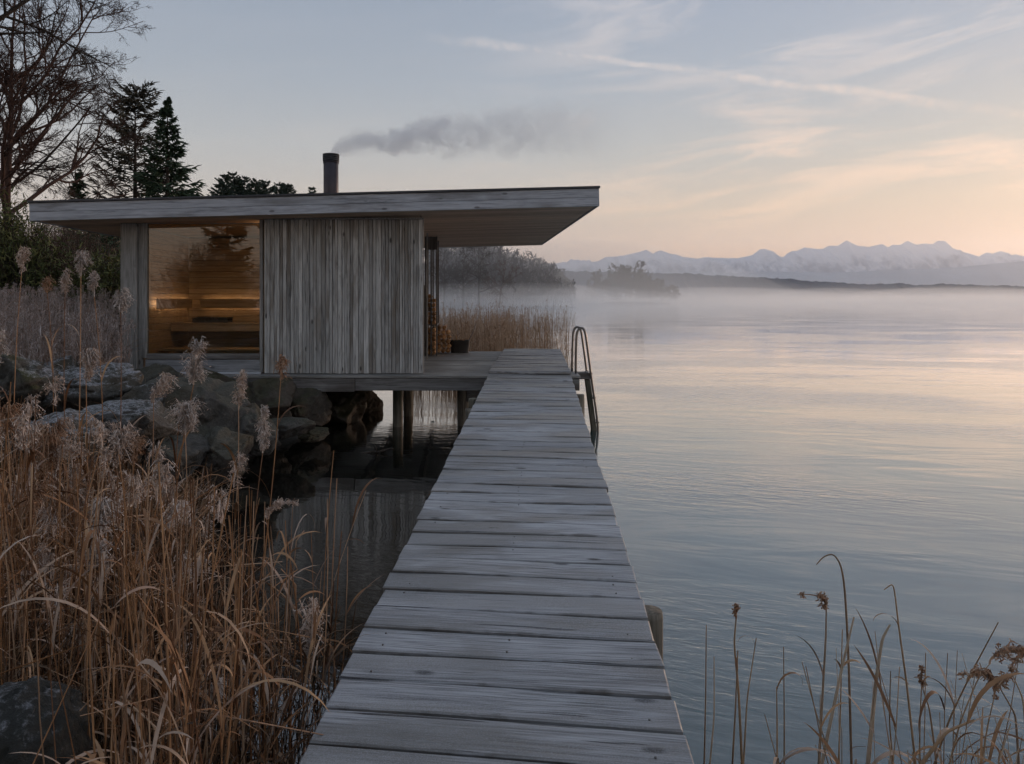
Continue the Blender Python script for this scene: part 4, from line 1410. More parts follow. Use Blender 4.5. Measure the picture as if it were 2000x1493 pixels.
def reed_mass(name, n, region, hfun, rgs, stem_mat, leaf_mat, leaf_n, plume_n=0, plume_mat=None, r=(0.0025, 0.0045), lean=0.12, label=None, leafw=(0.006, 0.014), leafl=(0.25, 0.6), plume_scale=1.0, pn=26, base=None, plume_from=-1e9, leaf_k=6, snapped=0.0):
    """uncountable stand: stems, blades and heads joined as three parts-free meshes"""
    rg = np.random.default_rng(rgs)
    pos = region(rg, n)
    n = len(pos)
    bz = np.zeros(n) if base is None else base(pos)
    b = np.concatenate([pos, (bz - 0.05)[:, None]], 1)
    h = hfun(rg, pos)
    ln = rg.normal(0, lean, (n, 2)) * h[:, None]
    tip = b + np.concatenate([ln, h[:, None]], 1)
    bow = np.concatenate([rg.normal(0, 0.03, (n, 2)) * h[:, None], np.zeros((n, 1))], 1)
    st = curve_stems(b, tip, bow, 6)
    if snapped > 0:      # stems broken over partway up
        sn = np.nonzero(rg.random(n) < snapped)[0]
        kk = rg.integers(2, 5, len(sn))
        aa = rg.random(len(sn)) * 2 * np.pi
        for q_, k_, a_ in zip(sn, kk, aa):
            seg = np.linalg.norm(st[q_, 1] - st[q_, 0])
            dd = np.array([math.cos(a_), math.sin(a_), rg.uniform(-0.9, 0.35)])
            for m_ in range(k_ + 1, 6):
                st[q_, m_] = st[q_, m_ - 1] + dd * seg * 0.9
    mb = MB()
    rr = rg.uniform(r[0], r[1], n)
    mb.tubes(st, rr[:, None] * np.linspace(1, 0.5, 6)[None], 3, rnd=rg.random(n))
    so = mb.build(name, M[stem_mat])
    tag(so, label, name.replace('_', ' ').split()[-1], kind='stuff')
    if leaf_n:
        j = rg.integers(0, n, leaf_n)
        k = rg.integers(1, 5, leaf_n)
        base_p = st[j, k]
        th = rg.random(leaf_n) * 2 * np.pi
        d = np.stack([np.cos(th), np.sin(th), np.zeros(leaf_n)], -1)
        K = leaf_k
        t = np.linspace(0, 1, K)
        L = rg.uniform(leafl[0], leafl[1], leaf_n)
        bend = rg.uniform(0.6, 3.0, leaf_n)
        el = (math.radians(75) - rg.random(leaf_n) * 0.5)[:, None] - bend[:, None] * t[None] ** 1.3
        step = (L / (K - 1))[:, None]
        dx = step * np.cos(el)
        dz = step * np.sin(el)
        pts = np.zeros((leaf_n, K, 3))
        pts[:, 0] = base_p
        for q_ in range(1, K):
            pts[:, q_] = pts[:, q_ - 1] + d * dx[:, q_ - 1:q_] + np.array([0, 0, 1.0]) * dz[:, q_ - 1:q_]
        pts[:, :, 2] = np.maximum(pts[:, :, 2], 0.02)
        side = np.stack([-d[:, 1], d[:, 0], rg.normal(0, 0.4, leaf_n)], -1)
        side /= np.linalg.norm(side, axis=1, keepdims=True)
        w = rg.uniform(leafw[0], leafw[1], leaf_n)[:, None] * (np.sin(np.pi * (0.14 + 0.86 * t)) ** 0.7)[None]
        mb = MB()
        mb.ribbons(pts, side, w, rg.random(leaf_n))
        lo = mb.build('leaves', M[leaf_mat], so)
        tag(lo, kind='stuff')
    if plume_n:
        mb = MB()
        cand = np.nonzero(pos[:, 1] > plume_from)[0]
        for q_ in rg.choice(cand, min(plume_n, len(cand)), replace=False):
            s_ = plume_scale * rg.uniform(0.7, 1.25)
            a_ = rg.random() * 6.28
            m_ = rg.uniform(0.0, 0.35)
            plume_geo(mb, st[q_, -1], 0.2 * s_, 0.06 * s_, (m_ * math.cos(a_), m_ * math.sin(a_), 0), pn, rg)
        po = mb.build('plumes', M[plume_mat or 'plume'], so)
        tag(po, kind='stuff')
    return so


# near reed bed, left of the jetty
def near_region(rg, n):
    out = []
    while len(out) < n:
        y = 1.9 + 4.6 * rg.random() ** 1.1
        xl = -0.68 * y - 0.3
        xr = min(jx(y) - 0.82, -0.20 - 0.11 * y - max(0, y - 4.0) * 0.9)
        if xr <= xl: continue
        u = rg.random()
        x = xl + (xr - xl) * u
        if x / y * F + PX < 170 and y < 2.75: continue
        # thinner toward the open water by the jetty
        if rg.random() < (u ** 3) * 0.75: continue
        if fbm(np.array([[x * 1.3, y * 1.3, 0.5]]), 2)[0] < 0.40 and rg.random() < 0.7: continue
        out.append((x, y))
    return np.array(out)


def near_h(rg, pos):
    x, y = pos[:, 0], pos[:, 1]
    px = x / y * F + PX
    row = np.interp(px, [0, 150, 300, 420, 560, 700], [760, 830, 890, 930, 970, 1040])
    top = EYE - (row - PY) * y / F
    return np.clip(top * (0.30 + 0.72 * rg.random(len(x)) ** 0.9) + rg.normal(0, 0.04, len(x)), 0.25, 2.1)


bedz = lambda p: np.maximum(shore_z(p[:, 0], p[:, 1]), 0.0)
reed_mass('reed_bed', 1500, near_region, near_h, 11, 'stem', 'leaf', 2600, 130, 'plume', plume_from=3.2, leaf_k=10, lean=0.06, leafl=(0.15, 0.50), leafw=(0.005, 0.017), r=(0.0026, 0.0056), snapped=0.28, label='dense bed of dry rust-brown reeds filling the lower left', pn=90, base=None)


reed_mass('reed_litter', 1900, near_region, lambda rg, p: 0.2 + 0.75 * rg.random(len(p)), 17, 'litter', 'litter', 2600, 0, lean=0.22, snapped=0.4, leafl=(0.15, 0.4), leafw=(0.004, 0.012), label='dark matted dead stalks low in the reed bed')


# frosted stand behind the boulders, left of the cabin
def back_region(rg, n):
    y = rg.uniform(9.5, 14.5, n)
    x = rg.uniform(-0.66, -0.475, n) * y
    return np.stack([x, y], -1)


reed_mass('frosted_reed_stand', 1500, back_region, lambda rg, p: 0.7 + 0.65 * rg.random(len(p)), 12, 'frost_reed', 'frost_reed', 3000, 800, 'frost_reed',
          label='frost-grey reed stand behind the boulders left of the cabin', pn=34, plume_scale=0.9, base=bedz, r=(0.003, 0.005))


# far reeds beyond the deck
def far_region(rg, n):
    out = []
    while len(out) < n:
        y = rg.uniform(19.5, 34)
        px = 780 + 345 * rg.random() ** 0.85
        x = (px - PX) * y / F
        u = (px - 780) / 345
        if u > 0.55 and rg.random() < (u - 0.55) * 2.15: continue
        dens = fbm(np.array([[x * 1.1, y * 0.25, 3.3]]), 2)[0]
        if dens < 0.47 and rg.random() < 0.72: continue
        out.append((x, y))
    return np.array(out)


reed_mass('far_reed_bed', 1900, far_region, lambda rg, p: np.clip(1.45 + rg.normal(0, 0.22, len(p)), 0.6, 2.1), 13, 'far_reed', 'far_reed', 2600, 700, 'far_reed',
          label='tan reed bed standing in the water beyond the deck', r=(0.005, 0.009), lean=0.035, leafw=(0.010, 0.02), pn=14, plume_scale=1.0)


# low undergrowth on the bank between the boulders
def under_region(rg, n):
    y = rg.uniform(5.0, 10.5, n)
    x = rg.uniform(-0.68, -0.36, n) * y
    return np.stack([x, y], -1)


reed_mass('bank_grass', 2200, under_region, lambda rg, p: 0.25 + 0.45 * rg.random(len(p)), 14, 'dark_reed', 'leaf', 3000, 0, label='tangled dry grass between the boulders on the bank', base=bedz, lean=0.3)

# right foreground reeds: individuals
def fore_reed(pts_px, Y, r, label, head=None, leaves=(), seed=0):
    """stem through photo points (bottom to top) at depth Y; head: (length,width,dx,n); leaves: (index along stem 0..1, angle deg, length, width, bend)"""
    rg = np.random.default_rng(500 + seed)
    p0 = P(pts_px[0][0], pts_px[0][1], Y)
    d0 = P(pts_px[1][0], pts_px[1][1], Y) - p0
    k_ = (p0.z + 0.05) / max(d0.z, 1e-3)
    root = p0 - d0 * k_
    o = thing('shore_reed', root, label, 'reed')
    W = [Vector(root)] + [P(a_, b_, Y) for a_, b_ in pts_px]
    arr = np.array([list(w - root) for w in W])
    t = np.linspace(0, len(arr) - 1, 26)
    sm = np.stack([np.interp(t, np.arange(len(arr)), arr[:, k]) for k in range(3)], -1)
    for _ in range(2):
        sm[1:-1] = (sm[:-2] + 2 * sm[1:-1] + sm[2:]) / 4
    sm[:, 1] += np.linspace(0, rg.normal(0, 0.06), 26)
    mb = MB()
    mb.tubes(sm, np.linspace(r, r * 0.4, 26)[None] * 1.25, 7, rnd=float(rg.random()))
    mb.build('stem', M['dark_reed'], o, root)
    if head:
        L, Wd, dx, n_ = head
        mb = MB()
        plume_geo(mb, sm[-1], L, Wd, (dx, 0, 0), n_, rg)
        tag(mb.build('head', M['plume_brown'], o, root), kind='stuff')
    for (f_, a_, L, w_, bend) in leaves:
        mb = MB()
        leaf_geo(mb, sm[int(f_ * 25)], math.radians(a_), L, w_, bend, rg, float(rg.random()))
        mb.build('leaf', M['leaf'], o, root)


FR = fore_reed
FR([(1371, 1493), (1370, 1350), (1367, 1205)], 2.6, .0030, 'straight thin bare stem nearest the jetty at lower right', seed=1)
FR([(1387, 1493), (1396, 1400), (1396, 1285)], 2.5, .0030, 'short bare stem second from the jetty', seed=2)
FR([(1450, 1493), (1444, 1350), (1436, 1260), (1441, 1212)], 2.6, .0045, 'stem with a small frosty knob head at lower right', head=(0.05, 0.012, 0.0, 80), seed=3)
FR([(1430, 1493), (1436, 1380), (1440, 1270)], 2.55, .0035, 'pale sheathed stem pressed against the knob-headed one', leaves=[(0.9, 80, 0.05, .010, 0.4)], seed=4)
FR([(1458, 1493), (1470, 1380), (1494, 1266)], 2.6, .0032, 'leaning stem with a leaf folded down to the left', leaves=[(0.98, 180, 0.10, .006, 3.2)], seed=5)
FR([(1533, 1493), (1534, 1400), (1534, 1268)], 2.7, .0030, 'upright bare stem in the gap between the two reed groups', seed=6)
FR([(1516, 1493), (1514, 1400), (1511, 1335)], 2.4, .0030, 'short stem with a frosty leaf hooked over its tip', leaves=[(0.98, 10, 0.16, .007, 3.4)], seed=7)
FR([(1666, 1493), (1664, 1300), (1660, 1160), (1655, 1110), (1642, 1091), (1625, 1100), (1615, 1118)], 2.8, .0042, 'tallest stem at lower right with its tip hooked to the left', seed=8)
FR([(1788, 1493), (1770, 1330), (1755, 1225), (1745, 1138), (1726, 1152)], 2.8, .0038, 'second tallest stem with a sharply bent tip', leaves=[(0.62, 170, 0.14, .014, 3.0)], seed=9)
FR([(1602, 1493), (1610, 1380), (1620, 1250), (1623, 1195)], 2.7, .0048, 'thick stem with dark spikelets drooping left beside the tallest', head=(0.15, 0.028, -0.75, 60), leaves=[(0.6, 200, 0.30, .010, 1.3)], seed=10)
FR([(1612, 1440), (1640, 1290), (1658, 1198)], 2.6, .0058, 'thick slanted broken stem crossing the spikelet reed', seed=11)
FR([(1640, 1493), (1645, 1400), (1651, 1235)], 2.7, .0035, 'frayed stem with torn sheath left of the tallest', leaves=[(0.85, 200, 0.08, .012, 1.2), (0.85, -10, 0.10, .012, 2.5)], seed=12)
FR([(1700, 1450), (1712, 1330), (1724, 1250), (1740, 1222)], 2.5, .0066, 'broad curling purple-brown blade right of the tallest stem', seed=13)
FR([(1740, 1493), (1728, 1400), (1726, 1300)], 2.7, .0032, 'thin stem with hanging flakes under the sharply bent one', leaves=[(0.95, -60, 0.10, .008, 2.8)], seed=14)
FR([(1792, 1493), (1790, 1400), (1791, 1298)], 2.7, .0030, 'plain stem right of the sharply bent one', leaves=[(0.9, 20, 0.08, .006, 2.5)], seed=15)
FR([(1838, 1493), (1834, 1400), (1828, 1362)], 2.5, .0035, 'stem with a small dark head left of the slanting reed', head=(0.075, 0.014, -0.05, 70), seed=16)
FR([(1822, 1493), (1850, 1400), (1895, 1300), (1940, 1210)], 2.7, .0036, 'long reed slanting up to the right near the right edge', leaves=[(0.7, 10, 0.05, .012, 2.0)], seed=17)
FR([(1846, 1493), (1862, 1400), (1890, 1310), (1905, 1278)], 2.6, .0030, 'reed with a dark oat-like head nodding right over the slanting one', head=(0.15, 0.026, 0.85, 110), seed=18)
FR([(1992, 1493), (1988, 1400), (1960, 1350)], 2.5, .0042, 'reed with a feathery dark head nodding left at the right edge', head=(0.17, 0.028, -0.8, 120), leaves=[(0.5, 150, 0.25, .012, 1.8)], seed=19)
FR([(1920, 1493), (1935, 1420), (1950, 1370)], 2.45, .0030, 'short reed with a spiky head in the right corner', head=(0.14, 0.024, 0.5, 90), seed=20)
FR([(2010, 1480), (2005, 1370), (1985, 1320)], 2.6, .0035, 'reed with a dark head cut by the right edge', head=(0.14, 0.024, 0.5, 90), seed=21)
FR([(1800, 1493), (1850, 1430), (1905, 1408)], 2.3, .0060, 'frosted blade arching right along the bottom right corner', leaves=[(0.95, 0, 0.28, .016, 1.6)], seed=22)
FR([(1335, 1410), (1420, 1415), (1500, 1432), (1535, 1446)], 2.6, .0026, 'fallen stem lying level from the jetty edge', seed=23) if False else None


def right_region(rg, n):
    y = rg.uniform(1.9, 2.5, n)
    x = (1560 + 460 * rg.random(n) ** 0.8 - PX) * y / F
    return np.stack([x, y], -1)


reed_mass('short_reeds', 130, right_region, lambda rg, p: 0.50 + 0.5 * rg.random(len(p)) ** 1.6, 15, 'dark_reed', 'leaf', 300, 0, leaf_k=10, label='tangle of short broken reeds along the bottom right corner', lean=0.14, r=(0.002, 0.0035), leafl=(0.15, 0.35))

# ------------------------------------------------------------------ trees
def grow(rg, base, height, r0, levels, counts, ratio, angle, trop, wig, t0=0.3, lean=(0, 0), K0=14, droop_last=0.0, spread=1.0, lvl_t0=None):
    """returns list of (P, R) per level of a bare tree"""
    t = np.linspace(0, 1, K0)
    trunk = np.stack([lean[0] * height * t ** 1.4, lean[1] * height * t ** 1.4, height * t], -1)
    trunk[:, :2] += np.cumsum(rg.normal(0, 0.012 * height / K0 * 3, (K0, 2)), axis=0) * t[:, None]
    Pc = trunk[None] + np.array(base)[None, None]
    Rc = (r0 * (1 - 0.93 * t ** 0.9))[None]
    Lc = np.array([height])
    out = [(Pc, Rc)]
    for lv in range(levels):
        B, K, _ = Pc.shape
        n = counts[lv]
        pr = Lc / Lc.sum()
        j = rg.choice(B, n * B if lv == 0 else n, p=pr)
        N = len(j)
        s0 = t0 if lv == 0 else 0.15
        s = s0 + (1 - s0) * rg.random(N) ** (0.9 if lv == 0 else 0.8)
        fi = s * (K - 1)
        i0 = np.clip(np.floor(fi).astype(int), 0, K - 2)
        fr = (fi - i0)[:, None]
        pos = Pc[j, i0] * (1 - fr) + Pc[j, i0 + 1] * fr
        tan = Pc[j, i0 + 1] - Pc[j, i0]
        tan /= np.linalg.norm(tan, axis=1, keepdims=True) + 1e-9
        rad = Rc[j, i0] * (1 - fr[:, 0]) + Rc[j, i0 + 1] * fr[:, 0]
        a = np.radians(rg.normal(angle[lv], 10, N))
        rv = rg.normal(0, 1, (N, 3))
        perp = rv - (rv * tan).sum(1, keepdims=True) * tan
        perp /= np.linalg.norm(perp, axis=1, keepdims=True) + 1e-9
        d = tan * np.cos(a)[:, None] + perp * np.sin(a)[:, None]
        L = Lc[j] * ratio[lv] * (1.15 - 0.62 * s) * rg.uniform(0.6, 1.15, N)
        Kc = 7 if lv < 2 else (5 if lv < levels - 1 else 4)
        pts = np.zeros((N, Kc, 3))
        pts[:, 0] = pos
        for q_ in range(1, Kc):
            d = d + rg.normal(0, wig, (N, 3))
            d[:, 2] += trop[lv]
            d /= np.linalg.norm(d, axis=1, keepdims=True)
            pts[:, q_] = pts[:, q_ - 1] + d * (L / (Kc - 1))[:, None]
        rb = np.minimum(rad * 0.72, L * 0.023 + 0.002)
        Rn = rb[:, None] * np.linspace(1, 0.30, Kc)[None]
        out.append((pts, Rn))
        Pc, Rc, Lc = pts, Rn, L
    return out


def bare_tree(name, loc, height, r0, label, cat='tree', seed=0, levels=5, counts=(16, 110, 700, 3600, 9000), ratio=(.55, .5, .45, .42, .4), angle=(48, 42, 40, 38, 36),
              trop=(.10, .03, .0, -.03, -.05), wig=0.13, mat='bark', minr=0.004, t0=0.3, lean=(0, 0), group=None, parent_only=False):
    rg = np.random.default_rng(seed + 900)
    lv = grow(rg, (0, 0, 0), height, r0, levels, counts, ratio, angle, trop, wig, t0, lean)
    o = thing(name, loc, label, cat, group)
    mb = MB()
    mb.tubes(lv[0][0], np.maximum(lv[0][1], minr), 10)
    mb.build('trunk', M[mat], o, loc, smooth=True)
    mb = MB()
    for k, (p_, r_) in enumerate(lv[1:]):
        mb.tubes(p_, np.maximum(r_, minr), 6 if k == 0 else (4 if k == 1 else 3), rnd=rg.random(len(p_)))
    tag(mb.build('crown', M[mat], o, loc), kind='stuff')
    return o


def shore_at(x, y): return float(shore_z(np.array([x]), np.array([y]))[0])


def gp(px, Y):
    x = (px - PX) * Y / F
    return (x, Y, shore_at(x, Y) - 0.1)


BIG = bare_tree('bare_tree', gp(12, 27), 14.2, 0.19, 'big leafless tree with red-brown bark at the left edge', seed=3, mat='bark_red', counts=(24, 260, 2000, 12000, 36000), t0=0.28, ratio=(.52, .52, .45, .42, .48), lean=(0.02, 0), minr=0.005, trop=(.09, .02, 0, -.02, -.02))
bare_tree('weeping_tree', (-13.4, 18.0, shore_at(-13.4, 18)), 15.5, 0.2, 'bare tree with drooping twigs reaching into the top left corner', seed=8, mat='bark', counts=(18, 150, 1000, 5000, 12000), t0=0.35, ratio=(.40, .50, .50, .50, .45), trop=(.05, -.02, -.12, -.28, -.3), minr=0.004)
bare_tree('slender_bare_tree', gp(-60, 36), 15, 0.22, 'slim leafless tree behind the big one at the left edge', seed=9, counts=(16, 120, 700, 3000, 5000), t0=0.3, minr=0.008)


def conifer(name, loc, H, Rmax, label, seed=0, mat='spruce', whorl=0.42, per=8, power=0.85, droop=0.35, t0=0.08, sprays=16, size=1.0, sparse=0.0, group=None, shape=None, barkm='bark'):
    rg = np.random.default_rng(seed + 300)
    o = thing(name, loc, label, 'tree', group)
    mb = MB()
    mb.tubes(np.array([[0, 0, -0.2], [0, 0, H * 0.5], [0, 0, H]]), np.array([[0.018 * H, 0.010 * H, 0.01]]), 8)
    mb.build('trunk', M[barkm], o, loc)
    mb = MB()
    bs = []
    h = H * t0
    while h < H * 0.985:
        f = h / H
        rmax = Rmax * ((1 - f) ** power if shape is None else shape(f))
        n = int(per * (0.6 + 0.6 * rg.random()))
        for _ in range(n):
            if rg.random() < sparse: continue
            a = rg.random() * 2 * math.pi
            L = max(rmax * rg.uniform(0.62, 1.15), 0.12)
            bs.append((h + rg.uniform(-.15, .15), a, L))
        h += whorl * (0.55 + 0.7 * (1 - f)) * (0.8 + 0.4 * rg.random())
    bs = np.array(bs)
    B = len(bs)
    K = 6
    t = np.linspace(0, 1, K)
    d = np.stack([np.cos(bs[:, 1]), np.sin(bs[:, 1])], -1)
    hfrac = bs[:, 0] / H
    pts = np.zeros((B, K, 3))
    pts[:, :, :2] = d[:, None, :] * (bs[:, 2][:, None] * t[None])[:, :, None]
    dr = droop * (1.15 - hfrac) - 0.25 * hfrac
    pts[:, :, 2] = bs[:, 0][:, None] - (dr * bs[:, 2])[:, None] * (t[None] ** 1.1) + (0.24 * bs[:, 2])[:, None] * t[None] ** 3
    mb.tubes(pts, (0.010 * bs[:, 2] + 0.006)[:, None] * np.linspace(1, .3, K)[None], 3, rnd=0.1)
    tag(mb.build('branches', M[barkm], o, loc), kind='stuff')
    # needle sprays
    mb = MB()
    N = B * sprays
    j = np.repeat(np.arange(B), sprays)
    u = rg.random(N) ** 0.7 * 0.88 + 0.12
    fi = u * (K - 1)
    i0 = np.clip(np.floor(fi).astype(int), 0, K - 2)
    fr = (fi - i0)[:, None]
    pos = pts[j, i0] * (1 - fr) + pts[j, i0 + 1] * fr
    tan = pts[j, i0 + 1] - pts[j, i0]
    tan /= np.linalg.norm(tan, axis=1, keepdims=True) + 1e-9
    sd = np.stack([-tan[:, 1], tan[:, 0], np.zeros(N)], -1) * rg.choice([-1, 1], N)[:, None]
    dirn = tan * rg.uniform(0.4, 1.0, N)[:, None] + sd * rg.uniform(0.1, 0.9, N)[:, None] + np.stack([np.zeros(N), np.zeros(N), rg.normal(-0.22, 0.22, N)], -1)
    dirn /= np.linalg.norm(dirn, axis=1, keepdims=True)
    L = size * (0.16 + 0.16 * bs[j, 2] / max(Rmax, 0.1)) * rg.uniform(0.6, 1.4, N) * 1.6
    if size < 2:
        L = L * (0.35 + 0.65 * np.minimum(1, bs[j, 2] / (0.28 * Rmax)))
    w = size * rg.uniform(0.05, 0.10, N)
    side = np.cross(dirn, rg.normal(0, 1, (N, 3)))
    side /= np.linalg.norm(side, axis=1, keepdims=True) + 1e-9
    Pt = np.stack([pos, pos + dirn * (L * 0.5)[:, None], pos + dirn * L[:, None] + np.array([0, 0, -0.05])], 1)
    mb.ribbons(Pt, side, np.stack([w * 0.7, w, w * 0.25], 1), rg.random(N))
    tag(mb.build('needles', M[mat], o, loc), kind='stuff')
    return o


conifer('spruce_tree', gp(327, 41), 12.9, 4.1, 'tall dark spruce rising behind the cabin roof', seed=1, per=9, sprays=26, size=1.25, whorl=0.40, droop=0.45, power=1.0)
conifer('larch_tree', gp(264, 43), 13.8, 2.9, 'thin-crowned larch with dark trunk left of the tall spruce', seed=2, mat='larch', per=9, sprays=26, size=1.0, whorl=0.36, droop=0.02, sparse=0.22,
        shape=lambda f: 0.98 * (0.45 + 0.55 * math.sin(math.pi * min(1, f * 0.9 + 0.12))) if f < 0.94 else 0.45)
SPR = conifer('small_spruce', gp(155, 47), 9.6, 1.9, 'small pointed spruce peeping over the roof left of the larch', seed=4, per=9, sprays=18, size=1.2, whorl=0.45, droop=0.1)
pines = [(436, 340, 'left end'), (455, 333, ''), (478, 341, ''), (500, 346, ''), (520, 349, ''), (545, 352, ''), (562, 358, '')]
plab = ['pine at the left end of the distant row over the roof', 'highest pine of the distant row over the roof', 'third pine from the left in the distant row over the roof', 'middle pine of the distant row over the roof',
        'third pine from the right in the distant row over the roof', 'second pine from the right in the distant row over the roof', 'pine at the right end of the distant row over the roof']
for k, (px, py, _) in enumerate(pines):
    Yp = 105 + (k % 3) * 5
    g_ = gp(px, Yp)
    H = EYE + (PY - py) * Yp / F - g_[2]
    conifer('pine_tree', g_, H, 5.4, plab[k], seed=30 + k, mat='pine', per=11, sprays=46, size=1.45, whorl=0.8, droop=0.08, t0=0.35, power=0.66, group='distant pines over the roof')
g_ = gp(610, 150)
conifer('pine_tree', g_, EYE + (PY - 366) * 150 / F - g_[2], 2.6, 'lone tiny conifer tip left of the chimney', seed=44, mat='pine', per=8, sprays=10, size=2.6, whorl=1.2, droop=0.0, t0=0.5)


def shrub(name, loc, w, h, label, mat, seed=0, n=5000, leaf=(0.10, 0.03), twigs=500, bark='bark', cat='shrub'):
    rg = np.random.default_rng(seed + 700)
    o = thing(name, loc, label, cat)
    mb = MB()
    th = rg.random(twigs) * 2 * np.pi
    el = np.radians(rg.uniform(35, 88, twigs))
    L = h * rg.uniform(0.6, 1.05, twigs)
    d = np.stack([np.cos(th) * np.cos(el) * w / h, np.sin(th) * np.cos(el) * w / h, np.sin(el)], -1)
    base = np.stack([rg.normal(0, w * 0.18, twigs), rg.normal(0, w * 0.18, twigs), np.zeros(twigs)], -1)
    st = curve_stems(base, base + d * L[:, None], rg.normal(0, 0.08 * h, (twigs, 3)), 6)
    mb.tubes(st, (0.012 + 0.01 * rg.random(twigs))[:, None] * np.linspace(1, 0.25, 6)[None], 3)
    tag(mb.build('stems', M[bark], o, loc), kind='stuff')
    mb = MB()
    j = rg.integers(0, twigs, n)
    u = rg.random(n) ** 0.6
    fi = u * 5
    i0 = np.clip(np.floor(fi).astype(int), 0, 4)
    fr = (fi - i0)[:, None]
    pos = st[j, i0] * (1 - fr) + st[j, i0 + 1] * fr + rg.normal(0, 0.05 * h, (n, 3))
    dirn = rg.normal(0, 1, (n, 3))
    dirn[:, 2] += 0.4
    dirn /= np.linalg.norm(dirn, axis=1, keepdims=True)
    side = np.cross(dirn, rg.normal(0, 1, (n, 3)))
    side /= np.linalg.norm(side, axis=1, keepdims=True) + 1e-9
    l_ = leaf[0] * rg.uniform(0.5, 1.6, n)
    mb.ribbons(np.stack([pos, pos + dirn * l_[:, None]], 1), side, (leaf[1] * rg.uniform(0.5, 1.4, n))[:, None] * np.array([[1, 0.4]]), rg.random(n))
    tag(mb.build('foliage', M[mat], o, loc), kind='stuff')
    return o


shrub('evergreen_shrub', gp(10, 17), 1.5, 3.6, 'dark green shrub at the left edge under the big bare tree', 'bush', 1, 16000, (0.12, 0.035))
shrub('brown_thicket', gp(95, 19), 2.6, 3.4, 'leafless brown thicket between the two green shrubs', 'thicket', 2, 12000, (0.35, 0.010), 700, 'bark_red')
THK = shrub('brown_thicket', gp(140, 24), 3.2, 4.0, 'tall bare thicket behind, just under the roof corner', 'thicket', 5, 12000, (0.40, 0.012), 700, 'bark_red')
shrub('evergreen_shrub', gp(195, 17.5), 1.6, 2.5, 'yellow-green shrub beside the cabin corner post', 'bush', 3, 16000, (0.11, 0.035))
shrub('evergreen_shrub', gp(215, 22), 2.2, 4.0, 'black-green shrub in the shade under the roof corner', 'spruce', 4, 16000, (0.16, 0.045))
shrub('grass_tuft', gp(62, 9.3), 0.55, 0.55, 'olive grass tuft between boulders at the left', 'bush', 6, 5000, (0.14, 0.007), 300, 'dark_reed', 'grass')
shrub('brown_thicket', gp(20, 33), 5, 4.5, 'far bare thicket closing the view at the left edge', 'thicket', 7, 14000, (0.5, 0.014), 800, 'bark_red')



def copy_tree(src, loc, rotz, label, parent=None):
    o = src.copy()
    COL.objects.link(o)
    if parent is None:
        o.location = loc
        o.rotation_euler = (0, 0, rotz)
        o['label'] = label
    else:
        o.parent = parent
    for ch in list(src.children):
        copy_tree(ch, None, 0, None, o)
    return o


# the shore behind the viewer, which the cabin window mirrors
for src, x_, y_, rz_, lab in [(BIG, -9.5, -13, 1.1, 'bare tree on the bank behind the jetty, mirrored in the window'), 
                              (THK, -6.5, -9, 0.4, 'brown thicket behind the jetty, mirrored low in the window'),
                              (THK, -1.5, -12, 2.0, 'brown thicket at the jetty head, mirrored in the window'), (THK, -11.5, -10, 3.0, 'brown thicket left of the jetty head, mirrored in the window'),
                              (SPR, -14, -20, 0.5, 'spruce behind the jetty, mirrored in the window')]:
    copy_tree(src, (x_, y_, shore_at(x_, y_) - 0.1), rz_, lab)

# far promontory: individual bare trees in front, the wood behind as one mass
OAKS = [(868, 205, 14.5, 'misty bare tree closest to the cabin posts on the far point'), (905, 200, 14.0, 'misty bare tree second from the cabin posts on the far point'),
        (935, 190, 15.8, 'broad spreading bare tree standing out on the misty point'), (975, 195, 12.0, 'rust-tinged leaning bare tree right of the broad spreading one')]
for k, (px, Yt, H, lab) in enumerate(OAKS):
    x_ = (px - PX) * Yt / F
    bare_tree('far_bare_tree', (x_, Yt, max(shore_at(x_, Yt), 0.2)), H, 0.34, lab, seed=60 + k, levels=4, counts=(14, 90, 500, 1800), ratio=(.62, .55, .5, .48), angle=(55, 45, 42, 40), trop=(.06, .02, 0, 0), wig=0.2, mat='bark_red' if k == 3 else 'bark_far', minr=0.03, t0=0.22,
              lean=(0.15, 0) if k == 3 else (0, 0), group='bare trees on the misty point')


def wood_mass(name, spots, label, seed, mat, minr, counts=(9, 45, 190), tw=None):
    rg = np.random.default_rng(seed)
    mb = MB()
    for (x, y, z, H, kind) in spots:
        if kind == 0:
            lv = grow(rg, (x, y, z), H, 0.02 * H, 3, counts, (.55, .52, .5), (40, 42, 40), (.10, .03, 0), 0.16, 0.25, K0=6)
            for k, (p_, r_) in enumerate(lv):
                mb.tubes(p_, np.maximum(r_, minr), 3, rnd=rg.random(len(p_)))
        else:
            n = 160
            f = rg.random(n) ** 1.2
            rad = 0.17 * H * (1 - f) ** 0.8 * rg.uniform(0.3, 1.1, n)
            a = rg.random(n) * 6.283
            p0 = np.stack([x + np.cos(a) * rad * 0.3, y + np.sin(a) * rad * 0.3, z + H * (0.15 + 0.85 * f)], -1)
            p1 = p0 + np.stack([np.cos(a) * rad, np.sin(a) * rad, -0.10 * rad - 0.1], -1)
            sd = np.stack([-np.sin(a), np.cos(a), rg.normal(0, 0.5, n)], -1)
            mb.ribbons(np.stack([p0, p1], 1), sd, np.stack([np.full(n, 0.09 * H * 0.5), np.full(n, 0.02 * H)], 1), rg.random(n))
            mb.tubes(np.array([[x, y, z], [x, y, z + H * 0.98]]), np.array([[0.012 * H, 0.02]]), 3, rnd=0.5)
    o = mb.build(name, M[mat])
    tag(o, label, 'wood', kind='stuff')
    return o


M['wood_far'] = plant('far_wood', [(0, c(.025, .032, .038)), (.5, c(.040, .042, .046)), (.85, c(.065, .052, .044)), (1, c(.025, .034, .04))], 0.9)
